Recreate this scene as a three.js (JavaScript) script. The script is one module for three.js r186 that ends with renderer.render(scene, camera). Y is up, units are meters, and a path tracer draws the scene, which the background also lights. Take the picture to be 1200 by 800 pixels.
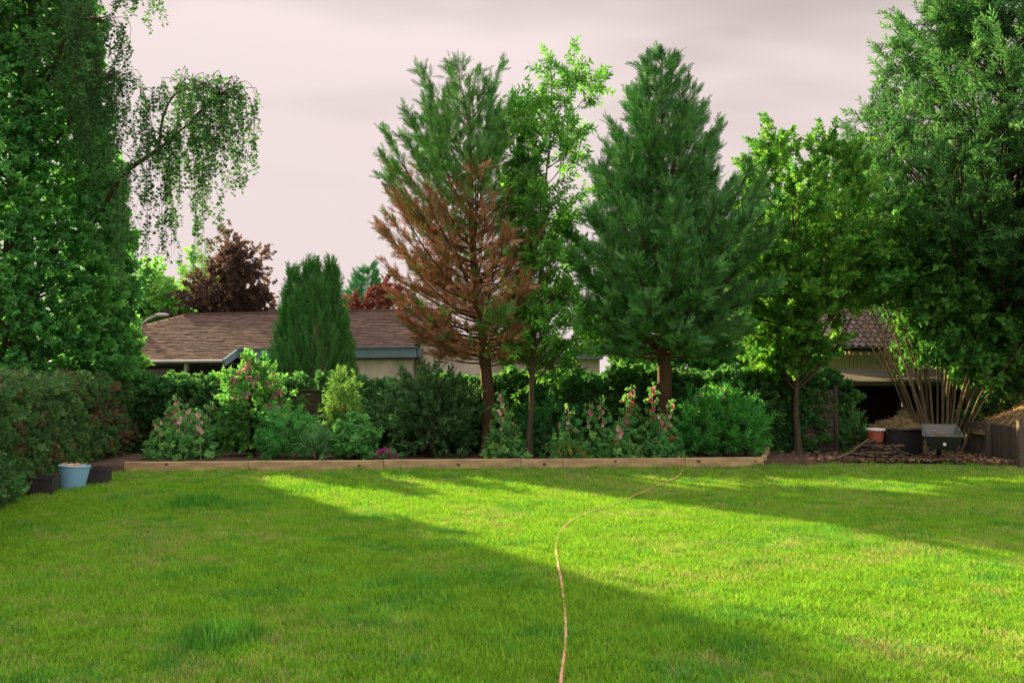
import * as THREE from 'three';
import { ImprovedNoise } from 'three/addons/math/ImprovedNoise.js';
import { mergeGeometries } from 'three/addons/utils/BufferGeometryUtils.js';

// ---------------------------------------------------------------- camera, sky, sun, exposure
const scene = new THREE.Scene();
const camera = new THREE.PerspectiveCamera(46.4, 1200 / 800, 0.1, 600);
camera.position.set(0, 1.65, 0);
camera.rotation.set(THREE.MathUtils.degToRad(3.05), 0, 0);
const renderer = new THREE.WebGLRenderer({ antialias: true });
renderer.toneMapping = THREE.LinearToneMapping;
renderer.toneMappingExposure = 4.0;
renderer.shadowMap.enabled = true;
const SUN_EL = THREE.MathUtils.degToRad(18);
const sunDir = new THREE.Vector3(-0.62 * Math.cos(SUN_EL), Math.sin(SUN_EL), -0.784 * Math.cos(SUN_EL)).normalize();
const sun = new THREE.DirectionalLight(new THREE.Color().setRGB(1, 0.75, 0.36), 5);
sun.name = 'sun';
sun.position.copy(sunDir).multiplyScalar(60);
sun.castShadow = true;
sun.shadow.radius = 1.3;
sun.shadow.mapSize.set(4096, 4096);
Object.assign(sun.shadow.camera, { left: -30, right: 30, top: 30, bottom: -30, near: 1, far: 130 });
scene.add(sun, sun.target);

const perlin = new ImprovedNoise();
const noise = (x, y = 0, z = 0) => perlin.noise(x, y, z);
function fbm(x, y, z = 0, oct = 4) {
  let s = 0, a = 0.5, n = 0;
  for (let i = 0; i < oct; i++) { s += a * perlin.noise(x, y, z + i * 7.3); n += a; x *= 2.03; y *= 2.03; z *= 2.03; a *= 0.5; }
  return s / n;
}
function rng(seed) {
  let a = seed >>> 0;
  return () => { a = (a + 0x6D2B79F5) | 0; let t = Math.imul(a ^ (a >>> 15), 1 | a); t = (t + Math.imul(t ^ (t >>> 7), 61 | t)) ^ t; return ((t ^ (t >>> 14)) >>> 0) / 4294967296; };
}
const clamp = (x, a = 0, b = 1) => Math.min(b, Math.max(a, x));
const sstep = (a, b, x) => { const t = clamp((x - a) / (b - a)); return t * t * (3 - 2 * t); };
const lerp = (a, b, t) => a + (b - a) * t;
const V = (x, y, z) => new THREE.Vector3(x, y, z);
const lin = (r, g, b) => new THREE.Color().setRGB(r, g, b);

{ // evening sky: thin pink-white veil with long grey cloud streaks
  const W = 1024, H = 512, d = new Float32Array(W * H * 4);
  for (let j = 0; j < H; j++) {
    const el = ((j + 0.5) / H - 0.5) * Math.PI;
    for (let i = 0; i < W; i++) {
      const az = ((i + 0.5) / W - 0.5) * 2 * Math.PI;
      const x = Math.cos(az) * Math.cos(el), z = Math.sin(az) * Math.cos(el), y = Math.sin(el);
      const k = 1 / (Math.max(y, 0) + 0.16);
      const u = x * k, v = z * k;
      const streak = fbm(u * 0.55 + 19.488, v * 1.5 + 37.373, 0.4, 5);
      const big = fbm(u * 0.33 + 16.388, v * 0.4 + 35.673, 2.2, 3);
      let c = sstep(-0.08, 0.27, big * 0.85 + streak * 0.85) * sstep(0.17, 0.4, y);
      const b = 0.217 * (1 + 3.2 * Math.max(y, 0) ** 4);
      const o = (j * W + i) * 4;
      d[o] = b * lerp(1, 0.62, c); d[o + 1] = b * 0.853 * lerp(1, 0.63, c); d[o + 2] = b * 0.828 * lerp(1, 0.62, c); d[o + 3] = 1;
      if (y < 0) { d[o] = 0.05; d[o + 1] = 0.065; d[o + 2] = 0.03; }
    }
  }
  const sky = new THREE.DataTexture(d, W, H, THREE.RGBAFormat, THREE.FloatType);
  sky.mapping = THREE.EquirectangularReflectionMapping;
  sky.magFilter = THREE.LinearFilter; sky.minFilter = THREE.LinearFilter;
  sky.needsUpdate = true;
  scene.background = sky; scene.environment = sky;
}

// ---------------------------------------------------------------- helpers
const used = new Map();
function numbered(name) {
  const n = used.get(name) || 0; used.set(name, n + 1);
  return n ? `${name}_${String(n).padStart(3, '0')}` : name;
}
function shade(o) { o.castShadow = true; o.receiveShadow = true; return o; }
function thing(name, label, category, pos = [0, 0, 0], turn = 0, group) {
  const g = new THREE.Group(); g.name = numbered(name); g.position.set(...pos); g.rotation.y = turn;
  g.userData = { label, category }; if (group) g.userData.group = group;
  scene.add(g); return g;
}
function part(name, geo, mat, parent, at, rot) {
  const m = shade(new THREE.Mesh(geo, mat)); m.name = name;
  if (at) m.position.set(...at); if (rot) m.rotation.set(...rot);
  parent.add(m); return m;
}
function solo(name, geo, mat, label, category, pos, turn = 0, group) {
  const m = shade(new THREE.Mesh(geo, mat)); m.name = numbered(name);
  if (pos) m.position.set(...pos); m.rotation.y = turn;
  m.userData = { label, category }; if (group) m.userData.group = group;
  scene.add(m); return m;
}
function structure(name, geo, mat, y = 0) {
  const m = shade(new THREE.Mesh(geo, mat)); m.name = name; m.position.y = y; m.userData = { kind: 'structure' };
  scene.add(m); return m;
}
function stuff(m) { m.userData.kind = 'stuff'; return m; }
function copies(name, geo, mat, list, parent) {        // list of [Matrix4, Color]
  const m = shade(new THREE.InstancedMesh(geo, mat, list.length)); m.name = name;
  list.forEach(([mx, c], i) => { m.setMatrixAt(i, mx); m.setColorAt(i, c); });
  m.userData.kind = 'stuff';
  parent.add(m); return m;
}
const Y = V(0, 1, 0), _q = new THREE.Quaternion(), _q2 = new THREE.Quaternion();
function along(p, dir, roll, s) {                       // matrix with local +y along dir
  _q.setFromUnitVectors(Y, dir); _q2.setFromAxisAngle(Y, roll); _q.multiply(_q2);
  return new THREE.Matrix4().compose(p, _q, typeof s === 'number' ? V(s, s, s) : s);
}
function facing(p, normal, roll, s) {                   // matrix with local +z along normal, local +y as upright as it can be
  const z = normal.clone().normalize(), x = V(0, 1, 0).cross(z); if (x.lengthSq() < 1e-4) x.set(1, 0, 0); x.normalize();
  const y = z.clone().cross(x), m = new THREE.Matrix4().makeBasis(x, y, z);
  const q = new THREE.Quaternion().setFromRotationMatrix(m).multiply(new THREE.Quaternion().setFromAxisAngle(V(0, 0, 1), roll));
  return new THREE.Matrix4().compose(p, q, V(s, s, s));
}
class MB {                                              // triangle collector
  constructor() { this.p = []; this.c = []; this.t = []; this.i = []; }
  get n() { return this.p.length / 3; }
  v(x, y, z, c = 1, u = 0, w = 0) { this.p.push(x, y, z); if (typeof c === 'number') this.c.push(c, c, c); else this.c.push(c[0], c[1], c[2]); this.t.push(u, w); return this.n - 1; }
  tri(a, b, c) { this.i.push(a, b, c); }
  quad(a, b, c, d) { this.i.push(a, b, c, a, c, d); }
  leaf(b, dir, side, L, W, c, curl = 0.15) {            // a pointed blade of four faces folded along its midrib
    const n = V(0, 0, 0).crossVectors(dir, side).normalize();
    const m = b.clone().addScaledVector(dir, L * 0.45).addScaledVector(n, -W * 0.18);
    const t = b.clone().addScaledVector(dir, L).addScaledVector(n, -L * curl);
    const l = b.clone().addScaledVector(dir, L * 0.42).addScaledVector(side, W * 0.5), r = b.clone().addScaledVector(dir, L * 0.42).addScaledVector(side, -W * 0.5);
    const i0 = this.v(b.x, b.y, b.z, c), i1 = this.v(l.x, l.y, l.z, c), i2 = this.v(t.x, t.y, t.z, c), i3 = this.v(r.x, r.y, r.z, c), i4 = this.v(m.x, m.y, m.z, c);
    this.tri(i0, i4, i1); this.tri(i1, i4, i2); this.tri(i0, i3, i4); this.tri(i3, i2, i4);
  }
  tube(pts, r0, r1, sides = 6, c = 1, pow = 1) {
    let up = V(0, 0, 1), prev = -1, len = 0;
    for (let k = 0; k < pts.length; k++) {
      const a = pts[Math.max(0, k - 1)], b = pts[Math.min(pts.length - 1, k + 1)];
      const t = b.clone().sub(a).normalize();
      const s = V(0, 0, 0).crossVectors(t, up); if (s.lengthSq() < 1e-3) s.crossVectors(t, V(1, 0, 0)); s.normalize();
      const w = V(0, 0, 0).crossVectors(s, t).normalize(); up = w;
      if (k) len += pts[k].distanceTo(pts[k - 1]);
      const f = Math.pow(k / (pts.length - 1), pow), r = Array.isArray(r0) ? r0[k] : lerp(r0, r1, f);
      const first = this.n;
      for (let j = 0; j <= sides; j++) {
        const q = j / sides * Math.PI * 2, x = Math.cos(q) * r, y = Math.sin(q) * r;
        this.v(pts[k].x + s.x * x + w.x * y, pts[k].y + s.y * x + w.y * y, pts[k].z + s.z * x + w.z * y, c, j / sides * Math.PI * 2 * Math.max(r, 0.02), len);
      }
      if (prev >= 0) for (let j = 0; j < sides; j++) this.quad(prev + j, prev + j + 1, first + j + 1, first + j);
      prev = first;
    }
  }
  geo(smooth = false) {
    const g = new THREE.BufferGeometry();
    g.setAttribute('position', new THREE.Float32BufferAttribute(this.p, 3));
    g.setAttribute('color', new THREE.Float32BufferAttribute(this.c, 3));
    g.setAttribute('uv', new THREE.Float32BufferAttribute(this.t, 2));
    g.setIndex(this.i);
    if (smooth) g.computeVertexNormals();
    return g;
  }
}
function bx(w, h, d, x = 0, y = 0, z = 0) {              // box whose uv run in metres
  const g = new THREE.BoxGeometry(w, h, d), uv = g.attributes.uv, dims = [[d, h], [d, h], [w, d], [w, d], [w, h], [w, h]];
  for (let f = 0; f < 6; f++) for (let k = 0; k < 4; k++) { const i = f * 4 + k; uv.setXY(i, uv.getX(i) * dims[f][0], uv.getY(i) * dims[f][1]); }
  g.translate(x, y, z); return g;
}
function board(L, h, t, b = 0.008) {                     // chamfered board lying along x, centred
  const s = new THREE.Shape(); s.moveTo(-L / 2 + b, -h / 2 + b); s.lineTo(L / 2 - b, -h / 2 + b); s.lineTo(L / 2 - b, h / 2 - b); s.lineTo(-L / 2 + b, h / 2 - b); s.closePath();
  const g = new THREE.ExtrudeGeometry(s, { depth: t - 2 * b, bevelEnabled: true, bevelThickness: b, bevelSize: b, bevelSegments: 1 });
  g.translate(0, 0, -t / 2 + b); return g;
}
function tex(w, h, f, srgb = true) {
  const d = new Uint8Array(w * h * 4);
  for (let j = 0; j < h; j++) for (let i = 0; i < w; i++) {
    const c = f(i / w, j / h, i, j), o = (j * w + i) * 4;
    for (let k = 0; k < 3; k++) d[o + k] = clamp(typeof c === 'number' ? c : c[k]) * 255; d[o + 3] = 255;
  }
  const t = new THREE.DataTexture(d, w, h, THREE.RGBAFormat); t.wrapS = t.wrapT = THREE.RepeatWrapping;
  t.magFilter = THREE.LinearFilter; t.minFilter = THREE.LinearMipmapLinearFilter; t.generateMipmaps = true;
  if (srgb) t.colorSpace = THREE.SRGBColorSpace; t.needsUpdate = true; return t;
}
function tiled(f, u, v, p) {                             // periodic noise: blends so that the texture tiles
  const a = f(u * p, v * p), b = f((u - 1) * p, v * p), c = f(u * p, (v - 1) * p), d = f((u - 1) * p, (v - 1) * p);
  return lerp(lerp(a, b, u), lerp(c, d, u), v);
}
const std = (o) => new THREE.MeshStandardMaterial(Object.assign({ roughness: 0.85 }, o));
const leafy = (o) => new THREE.MeshPhysicalMaterial(Object.assign({ vertexColors: true, roughness: 1, transmission: 0.46, thickness: 0, ior: 1.3, specularIntensity: 0.25, side: THREE.DoubleSide }, o));

// ---------------------------------------------------------------- materials
const grainTex = tex(512, 512, (u, v) => {
  const g = tiled((a, b) => fbm(a * 0.6, b * 14, 0, 4), u, v, 4), k = tiled((a, b) => fbm(a, b, 3, 4), u, v, 5);
  const t = 0.72 + g * 0.32 + k * 0.22; return [t, t * 0.97, t * 0.92];
});
const grainBump = tex(512, 512, (u, v) => 0.5 + 0.5 * tiled((a, b) => fbm(a * 0.6, b * 16, 0, 4), u, v, 4), false);
const barkTex = tex(256, 256, (u, v) => { const g = tiled((a, b) => fbm(a * 3, b * 0.7, 0, 4), u, v, 5); const t = 0.7 + g * 0.6; return [t, t * 0.97, t * 0.93]; });
const barkBump = tex(256, 256, (u, v) => 0.5 + 0.8 * tiled((a, b) => fbm(a * 3, b * 0.7, 0, 4), u, v, 5), false);
const blotch = tex(512, 512, (u, v) => { const g = tiled((a, b) => fbm(a, b, 0, 6), u, v, 6); const t = 0.78 + g * 0.5; return [t, t, t]; });
const blotchBump = tex(512, 512, (u, v) => 0.5 + 0.6 * tiled((a, b) => fbm(a, b, 0, 6), u, v, 14), false);
const rep = (t, a, b) => { const c = t.clone(); c.repeat.set(a, b); c.needsUpdate = true; return c; };
const bark = (r, g, b) => std({ color: lin(r, g, b), map: rep(barkTex, 3, 1), bumpMap: rep(barkBump, 3, 1), bumpScale: 0.02, vertexColors: true, roughness: 0.95 });
const M = {
  barkGrey: bark(0.2, 0.165, 0.12), barkBrown: bark(0.2, 0.12, 0.075), barkDark: bark(0.1, 0.075, 0.05), barkHazel: bark(0.31, 0.26, 0.16), twig: bark(0.16, 0.11, 0.07),
  pine: std({ color: lin(0.93, 0.73, 0.43), map: rep(grainTex, 0.9, 1.4), bumpMap: rep(grainBump, 0.9, 1.4), bumpScale: 0.003 }),
  knot: std({ color: lin(0.13, 0.07, 0.03) }),
  fence: std({ color: lin(0.26, 0.21, 0.17), map: grainTex, bumpMap: grainBump, bumpScale: 0.004, roughness: 0.95 }),
  weathered: std({ color: lin(0.22, 0.2, 0.175), map: grainTex, bumpMap: grainBump, bumpScale: 0.005, roughness: 0.95 }),
  weatheredB: std({ color: lin(0.17, 0.155, 0.135), map: rep(grainTex, 1.1, 0.8), bumpMap: grainBump, bumpScale: 0.005, roughness: 0.95 }),
  soil: std({ color: lin(0.14, 0.09, 0.06), map: blotch, bumpMap: blotchBump, bumpScale: 0.05, roughness: 1 }),
  earth: std({ color: lin(0.09, 0.1, 0.04), map: rep(blotch, 0.3, 0.3), roughness: 1 }),
  thatch: std({ color: lin(0.17, 0.26, 0.05), map: rep(blotch, 0.6, 0.6), roughness: 1 }),
  core: std({ color: lin(0.2, 0.165, 0.12), map: rep(blotch, 1, 1), roughness: 1 }),
  roof: std({ color: lin(0.2, 0.125, 0.1), map: rep(blotch, 0.5, 0.5), bumpMap: blotchBump, bumpScale: 0.006, roughness: 0.9, vertexColors: true }),
  pantile: std({ color: lin(0.38, 0.29, 0.28), map: rep(blotch, 0.6, 0.6), roughness: 0.8, vertexColors: true }),
  render: std({ color: lin(0.86, 0.76, 0.67), map: rep(blotch, 0.2, 0.2), roughness: 0.95 }),
  blue: std({ color: lin(0.17, 0.26, 0.33), roughness: 0.55 }),
  slate: std({ color: lin(0.14, 0.18, 0.22), roughness: 0.6 }),
  cream: std({ color: lin(0.93, 0.83, 0.55), map: rep(blotch, 0.3, 0.3), roughness: 0.7 }),
  white: std({ color: lin(0.75, 0.74, 0.72), roughness: 0.5 }),
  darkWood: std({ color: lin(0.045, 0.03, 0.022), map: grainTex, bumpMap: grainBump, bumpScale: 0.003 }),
  glass: std({ color: lin(0.025, 0.028, 0.03), roughness: 0.08, metalness: 0.0 }),
  blind: std({ color: lin(0.2, 0.19, 0.15), roughness: 0.9 }),
  metal: std({ color: lin(0.5, 0.5, 0.5), metalness: 0.9, roughness: 0.45 }),
  gutter: std({ color: lin(0.4, 0.4, 0.42), roughness: 0.5 }),
  black: std({ color: lin(0.018, 0.019, 0.022), roughness: 0.6 }),
  charcoal: std({ color: lin(0.06, 0.058, 0.065), roughness: 0.7, map: rep(blotch, 1, 1) }),
  tub: std({ color: lin(0.27, 0.55, 0.82), roughness: 0.45 }),
  bucket: std({ color: lin(0.42, 0.1, 0.06), roughness: 0.5 }),
  barrow: std({ color: lin(0.045, 0.06, 0.06), roughness: 0.5, map: rep(blotch, 1.3, 1.3) }),
  barrowIn: std({ color: lin(0.2, 0.22, 0.21), roughness: 0.6, map: rep(blotch, 1.3, 1.3) }),
  hose: std({ color: lin(0.56, 0.3, 0.2), roughness: 0.5 }),
  rubber: std({ color: lin(0.02, 0.02, 0.02), roughness: 0.8 }),
  straw: std({ color: lin(0.3, 0.22, 0.1), map: rep(blotch, 2, 2), bumpMap: blotchBump, bumpScale: 0.05, roughness: 1 }),
  strawBits: std({ vertexColors: true, roughness: 1, side: THREE.DoubleSide }),
  grass: leafy({ transmission: 0.35 }),
  leaf: leafy({}), needle: std({ vertexColors: true, roughness: 0.9, side: THREE.DoubleSide }),
  petal: leafy({ transmission: 0.3 }),
};

// ---------------------------------------------------------------- ground
function sheet(pts, y) {                                  // flat polygon, uv in metres
  const s = new THREE.Shape(pts.map(([x, z]) => new THREE.Vector2(x, -z)));
  const g = new THREE.ShapeGeometry(s); g.rotateX(-Math.PI / 2); g.translate(0, y, 0); return g;
}
structure('ground', sheet([[-300, 60], [300, 60], [300, -400], [-300, -400]], -0.02), M.earth);
structure('lawn', sheet([[-5, 3], [12, 3], [12, -15.7], [9.6, -16.3], [7, -16.9], [5.2, -16.2], [-7.4, -15.2], [-8.0, -14.6], [-6.9, -10.8], [-5.4, -5]], 0), M.thatch);
{ // soil with lumps
  const soil = (name, x0, x1, z0, z1, h, amp, seed) => {
    const g = new THREE.PlaneGeometry(x1 - x0, z1 - z0, Math.round((x1 - x0) * 8), Math.round((z1 - z0) * 8)); g.rotateX(-Math.PI / 2);
    const p = g.attributes.position, uv = g.attributes.uv;
    for (let i = 0; i < p.count; i++) {
      const x = p.getX(i) + (x0 + x1) / 2, z = p.getZ(i) + (z0 + z1) / 2;
      p.setXYZ(i, x, h(x, z) + amp * fbm(x * 2.2, z * 2.2, seed, 4), z); uv.setXY(i, x, z);
    }
    g.computeVertexNormals(); return structure(name, g, M.soil);
  };
  soil('flower_bed', -8.6, 6.2, -19.6, -15.0, (x, z) => { const f = -15.15 - (x + 7.4) * 0.081; return z > f - 0.03 ? -0.3 : 0.1; }, 0.05, 1);
  soil('soil_strip', 5.0, 13.5, -21.5, -15.8, (x, z) => { const e = x < 7 ? -16.45 : x < 9.6 ? -16.85 : -16.1; return lerp(-0.1, 0.05, sstep(e + 0.25, e - 0.3, z)); }, 0.06, 4);
  soil('hedge_soil', -9.5, -5.0, -16.5, -4, (x, z) => { const e = z < -14.6 ? -7.6 : z < -10.8 ? lerp(-8, -6.9, (z + 14.6) / 3.8) : lerp(-6.9, -5.4, (z + 10.8) / 5.8); return lerp(-0.12, 0.05, sstep(e + 0.1, e - 0.25, x)); }, 0.05, 9);
}

// ---------------------------------------------------------------- plants: shared leaf sprays
function spray(seed, n, len, L, W, { open = 0.9, flat = 0, twig = 0.006, jit = 0.3, curl = 0.2 } = {}) { // a twig along +y with n leaves
  const R = rng(seed), m = new MB();
  m.tube([V(0, 0, 0), V(0, len * 0.5, 0), V(0, len, 0)], twig, twig * 0.4, 3, [0.5, 0.4, 0.3]);
  for (let i = 0; i < n; i++) {
    const t = 0.12 + 0.88 * (i + R() * 0.6) / n, a = i * 2.4 + R() * jit * 2;
    const o = V(Math.cos(a), 0, Math.sin(a) * (1 - flat)).normalize();
    const d = o.multiplyScalar(Math.sin(open * (0.7 + 0.6 * R()))).add(V(0, Math.cos(open), 0)).add(V(R() - 0.5, R() - 0.5, R() - 0.5).multiplyScalar(jit)).normalize();
    const s = V(R() - 0.5, R() - 0.5, R() - 0.5).cross(d).normalize(), k = 0.7 + R() * 0.6, c = 0.75 + R() * 0.5;
    m.leaf(V(0, t * len, 0), d, s, L * k, W * k, [c * (0.9 + R() * 0.25), c, c * 0.95], curl);
  }
  return m.geo();
}
function frond(seed, len, n, w, wide) {                  // feathery cypress spray, nearly flat
  const R = rng(seed), m = new MB();
  m.leaf(V(0, 0, 0), V(0, 1, 0), V(1, 0, 0), len, w * 1.2, [0.8, 0.8, 0.7], -0.08);
  for (let i = 0; i < n; i++) for (const s of [-1, 1]) {
    const t = 0.05 + 0.9 * (i + R() * 0.8) / n, a = 0.45 + R() * 0.5, k = wide * (1 - t * 0.65) * (0.7 + R() * 0.6), c = 0.7 + R() * 0.6;
    const d = V(s * Math.sin(a), Math.cos(a), (R() - 0.5) * 0.7).normalize();
    const side = V(0.4 * (R() - 0.5), 0, 1).cross(d).normalize();
    m.leaf(V(0, t * len, 0), d, side, k, w * (0.8 + R() * 0.5), [c, c, c * (0.8 + R() * 0.3)], 0.12);
  }
  return m.geo();
}
function bez(a, c, b, n, R, wob = 0) {
  const o = [];
  for (let i = 0; i <= n; i++) {
    const t = i / n, p = a.clone().multiplyScalar((1 - t) ** 2).addScaledVector(c, 2 * t * (1 - t)).addScaledVector(b, t * t);
    if (wob && i && i < n) p.add(V(R() - 0.5, R() - 0.5, R() - 0.5).multiplyScalar(wob));
    o.push(p);
  }
  return o;
}
function onPath(p, t) { const f = t * (p.length - 1), i = Math.min(p.length - 2, Math.floor(f)); return p[i].clone().lerp(p[i + 1], f - i); }
function tint(R, base, alt, t, spread = 0.25, gain = 2.4) {
  const k = (1 - spread + 2 * spread * R()) * gain, green = base[1] > base[0] && gain > 1.1 ? 0.7 : 1, c = new THREE.Color(lerp(base[0], alt[0], t) * k * green, lerp(base[1], alt[1], t) * k, lerp(base[2], alt[2], t) * k * (green < 1 ? 0.9 : 1));
  return c;
}
function growTree(o) {
  const R = rng(o.seed), root = thing(o.name, o.label, 'tree', o.pos, 0, o.group);
  const lean = o.lean || [0, 0], top = o.trunkTop || o.h * 0.94;
  const trunkAt = (y) => V(lean[0] * Math.max(0, y / o.h) ** 1.3 + 0.1 * noise(y * 0.7, o.seed), y, lean[1] * Math.max(0, y / o.h) ** 1.3 + 0.1 * noise(y * 0.7, o.seed + 9.5));
  const tp = []; for (let k = 0; k <= 14; k++) tp.push(trunkAt(-0.1 + (top + 0.1) * k / 14));
  const tm = new MB(); tm.tube(tp, tp.map((p, k) => Math.max(0.012, o.r * (1 - 0.95 * (k / 14) ** 0.8) * (k === 0 ? 1.45 : 1))), 0, 9);
  part('trunk', tm.geo(true), o.bark, root);
  const bm = new MB(), list = [];
  const y0 = o.y0, rise = o.rise ?? 0.7;
  let made = 0, guard = 0;
  while (made < o.limbs && guard++ < 9000) {
    const y = y0 + (o.h - y0) * R(), phi = made * 2.39996 + (R() - 0.5) * 0.9, Rm = o.R(y, phi);
    if (R() > Rm / o.Rmax + 0.06) continue;
    made++;
    const rr = Rm * (0.5 + 0.5 * Math.sqrt(R())), c = trunkAt(Math.min(y, top)), tgt = V(c.x + Math.cos(phi) * rr, y, c.z + Math.sin(phi) * rr);
    const st = trunkAt(clamp(y - rr * rise * (0.7 + 0.6 * R()), o.forkY ?? y0 * 0.8, top * 0.98));
    const ct = st.clone().lerp(tgt, 0.5).add(V(Math.cos(phi) * rr * 0.18, -0.1 * rr * rise, Math.sin(phi) * rr * 0.18));
    const path = bez(st, ct, tgt, 6, R, 0.08 * rr * 0.4);
    bm.tube(path, Math.max(0.012, o.r * 0.34 * (1 - st.y / (o.h * 1.15))), 0.005, 5);
    const out = V(Math.cos(phi), 0, Math.sin(phi));
    for (let j = 0; j < o.twigs; j++) {
      const t = 0.25 + 0.75 * Math.pow(R(), 0.7), p0 = onPath(path, t);
      const d = V(R() - 0.5, R() - 0.5, R() - 0.5).normalize().multiplyScalar(1.0).addScaledVector(out, 0.55).add(V(0, o.up ?? 0.35, 0)).normalize();
      const L = o.twigLen * (0.45 + 0.8 * R()) * (t > 0.9 ? 1.15 : 1), p1 = p0.clone().addScaledVector(d, L);
      const pm = p0.clone().lerp(p1, 0.5).add(V(0, (o.arch ?? 0.08) * L, 0));
      if (R() < (o.twigShown ?? 1)) bm.tube([p0, pm, p1], 0.006, 0.003, 3);
      const tw = R();
      for (let k = 0; k < o.per; k++) {
        const s = 0.2 + 0.8 * (k + R()) / o.per, p = s < 0.5 ? p0.clone().lerp(pm, s * 2) : pm.clone().lerp(p1, s * 2 - 1);
        const dd = d.clone().multiplyScalar(o.follow ?? 0.6).add(V(R() - 0.5, R() - 0.5, R() - 0.5)).add(V(0, o.leafUp ?? 0, 0)).normalize();
        list.push([along(p, dd, R() * 6.28, o.scale * (0.7 + 0.6 * R())), o.color(R, p, tw)]);
      }
    }
  }
  part('branches', bm.geo(true), o.bark, root);
  copies('crown', o.leafGeo, o.mat, list, root);
  return root;
}
function growConifer(o) {
  const R = rng(o.seed), root = thing(o.name, o.label, 'tree', o.pos, 0, o.group);
  const trunkAt = (y, k = 0) => V((o.leanAt ? o.leanAt(y) : 0) + 0.05 * noise(y * 0.6, o.seed), y, 0.05 * noise(y * 0.6, o.seed + 4.4));
  const tp = []; for (let k = 0; k <= 14; k++) tp.push(trunkAt(-0.1 + (o.h * 0.97 + 0.1) * k / 14));
  const tm = new MB(); tm.tube(tp, tp.map((p, k) => Math.max(0.012, o.r * (1 - 0.94 * (k / 14)) * (k === 0 ? 1.4 : 1))), 0, 10);
  part('trunk', tm.geo(true), o.bark, root);
  const bm = new MB(), list = [];
  for (let i = 0; i < o.n; i++) {
    const f = (i + 0.5) / o.n, y = lerp(o.y0, o.h * 0.985, 1 - Math.pow(1 - f, 0.66)), phi = i * 2.39996 + (R() - 0.5) * 0.7;
    const L = o.R(y, phi) * (0.5 + 0.64 * Math.pow(R(), 0.7)), out = V(Math.cos(phi), 0, Math.sin(phi));
    const lift = lerp(o.lift0, o.lift1, f) * (0.7 + 0.6 * R());
    const st = trunkAt(Math.max(o.y0 * 0.85, y - L * lift * 0.55)), tgt = trunkAt(y).addScaledVector(out, L); tgt.y = st.y + L * lift;
    const ct = st.clone().addScaledVector(out, L * 0.5).add(V(0, L * lift * 0.18 - 0.04 * L, 0));
    const path = bez(st, ct, tgt, 6, R, 0.05);
    bm.tube(path, 0.011 + L * 0.013, 0.005, 5);
    const nb = Math.max(4, Math.round(L * o.dens));
    const side = V(-out.z, 0, out.x), br = R();
    for (let j = 0; j < nb; j++) {
      const t = o.bare + (1 - o.bare) * Math.pow((j + R()) / nb, 0.8), p = onPath(path, t), s = j % 2 ? 1 : -1;
      const tan = onPath(path, Math.min(1, t + 0.05)).sub(onPath(path, t - 0.05)).normalize();
      const reach = (0.2 + 0.42 * (1 - t) * Math.min(1, L / 1.5)) * (0.5 + 0.9 * R());
      const d = tan.clone().multiplyScalar(0.8).addScaledVector(side, s * (0.35 + 0.75 * R())).add(V(0, (R() - 0.25) * 0.6 + 0.1, 0)).normalize();
      const q = p.clone().addScaledVector(d, reach);
      bm.tube([p, q], 0.006, 0.003, 3);
      for (let k = 0; k < 5; k++) {
        const b = p.clone().lerp(q, 0.15 + 0.95 * (k + R()) / 5).add(V(R() - 0.5, R() - 0.5, R() - 0.5).multiplyScalar(0.07));
        const dd = d.clone().multiplyScalar(0.8).add(V(R() - 0.5, R() - 0.5, R() - 0.5).multiplyScalar(1.3)).add(V(0, o.tip, 0)).addScaledVector(out, 0.3).normalize();
        const dead = o.dead ? o.dead(b, R, br) : false;
        if (dead && R() < 0.42) continue;
        list.push([along(b, dd, R() * 6.28, o.scale * (0.65 + 0.6 * R()) * (dead ? 0.85 : 1)), dead ? tint(R, [0.25, 0.12, 0.062], [0.17, 0.092, 0.055], R(), 0.35, 1.9) : o.color(R, b, br)]);
      }
    }
    for (let k = 0; k < 5; k++) list.push([along(onPath(path, 0.84 + 0.04 * k).add(V(R() - 0.5, R() - 0.5, R() - 0.5).multiplyScalar(0.08)), tgt.clone().sub(ct).normalize().add(V((R() - 0.5) * 0.5, 0.45, (R() - 0.5) * 0.5)).normalize(), R() * 6.28, o.scale * (0.9 + 0.5 * R())), o.dead && o.dead(tgt, R, br) ? tint(R, [0.25, 0.12, 0.062], [0.17, 0.092, 0.055], R(), 0.35, 1.9) : o.color(R, tgt, br)]);
  }
  part('branches', bm.geo(true), o.bark, root);
  copies('crown', o.leafGeo, M.needle, list, root);
  return root;
}
const prof = (pairs) => (y) => { // piecewise linear profile
  if (y <= pairs[0][0]) return pairs[0][1];
  for (let i = 1; i < pairs.length; i++) if (y <= pairs[i][0]) return lerp(pairs[i - 1][1], pairs[i][1], (y - pairs[i - 1][0]) / (pairs[i][0] - pairs[i - 1][0]));
  return pairs[pairs.length - 1][1];
};
const geoBroad = spray(11, 16, 0.3, 0.11, 0.075, { open: 1.0, jit: 0.5 });
const geoBroad2 = spray(12, 15, 0.34, 0.13, 0.085, { open: 1.1, jit: 0.5 });
const geoAsh = spray(13, 15, 0.36, 0.12, 0.045, { open: 1.1, jit: 0.35, flat: 0.5 });
const geoWillow = spray(14, 22, 0.42, 0.13, 0.03, { open: 0.75, jit: 0.35 });
const geoIvy = spray(15, 13, 0.24, 0.1, 0.095, { open: 1.2, jit: 0.5, curl: 0.1 });
const geoBirch = spray(16, 11, 0.34, 0.068, 0.052, { open: 1.4, jit: 0.6, twig: 0.003 });
const geoHedge = spray(17, 12, 0.2, 0.075, 0.05, { open: 1.0, jit: 0.6 });
const geoFrond = frond(21, 0.46, 8, 0.028, 0.2);
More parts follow.
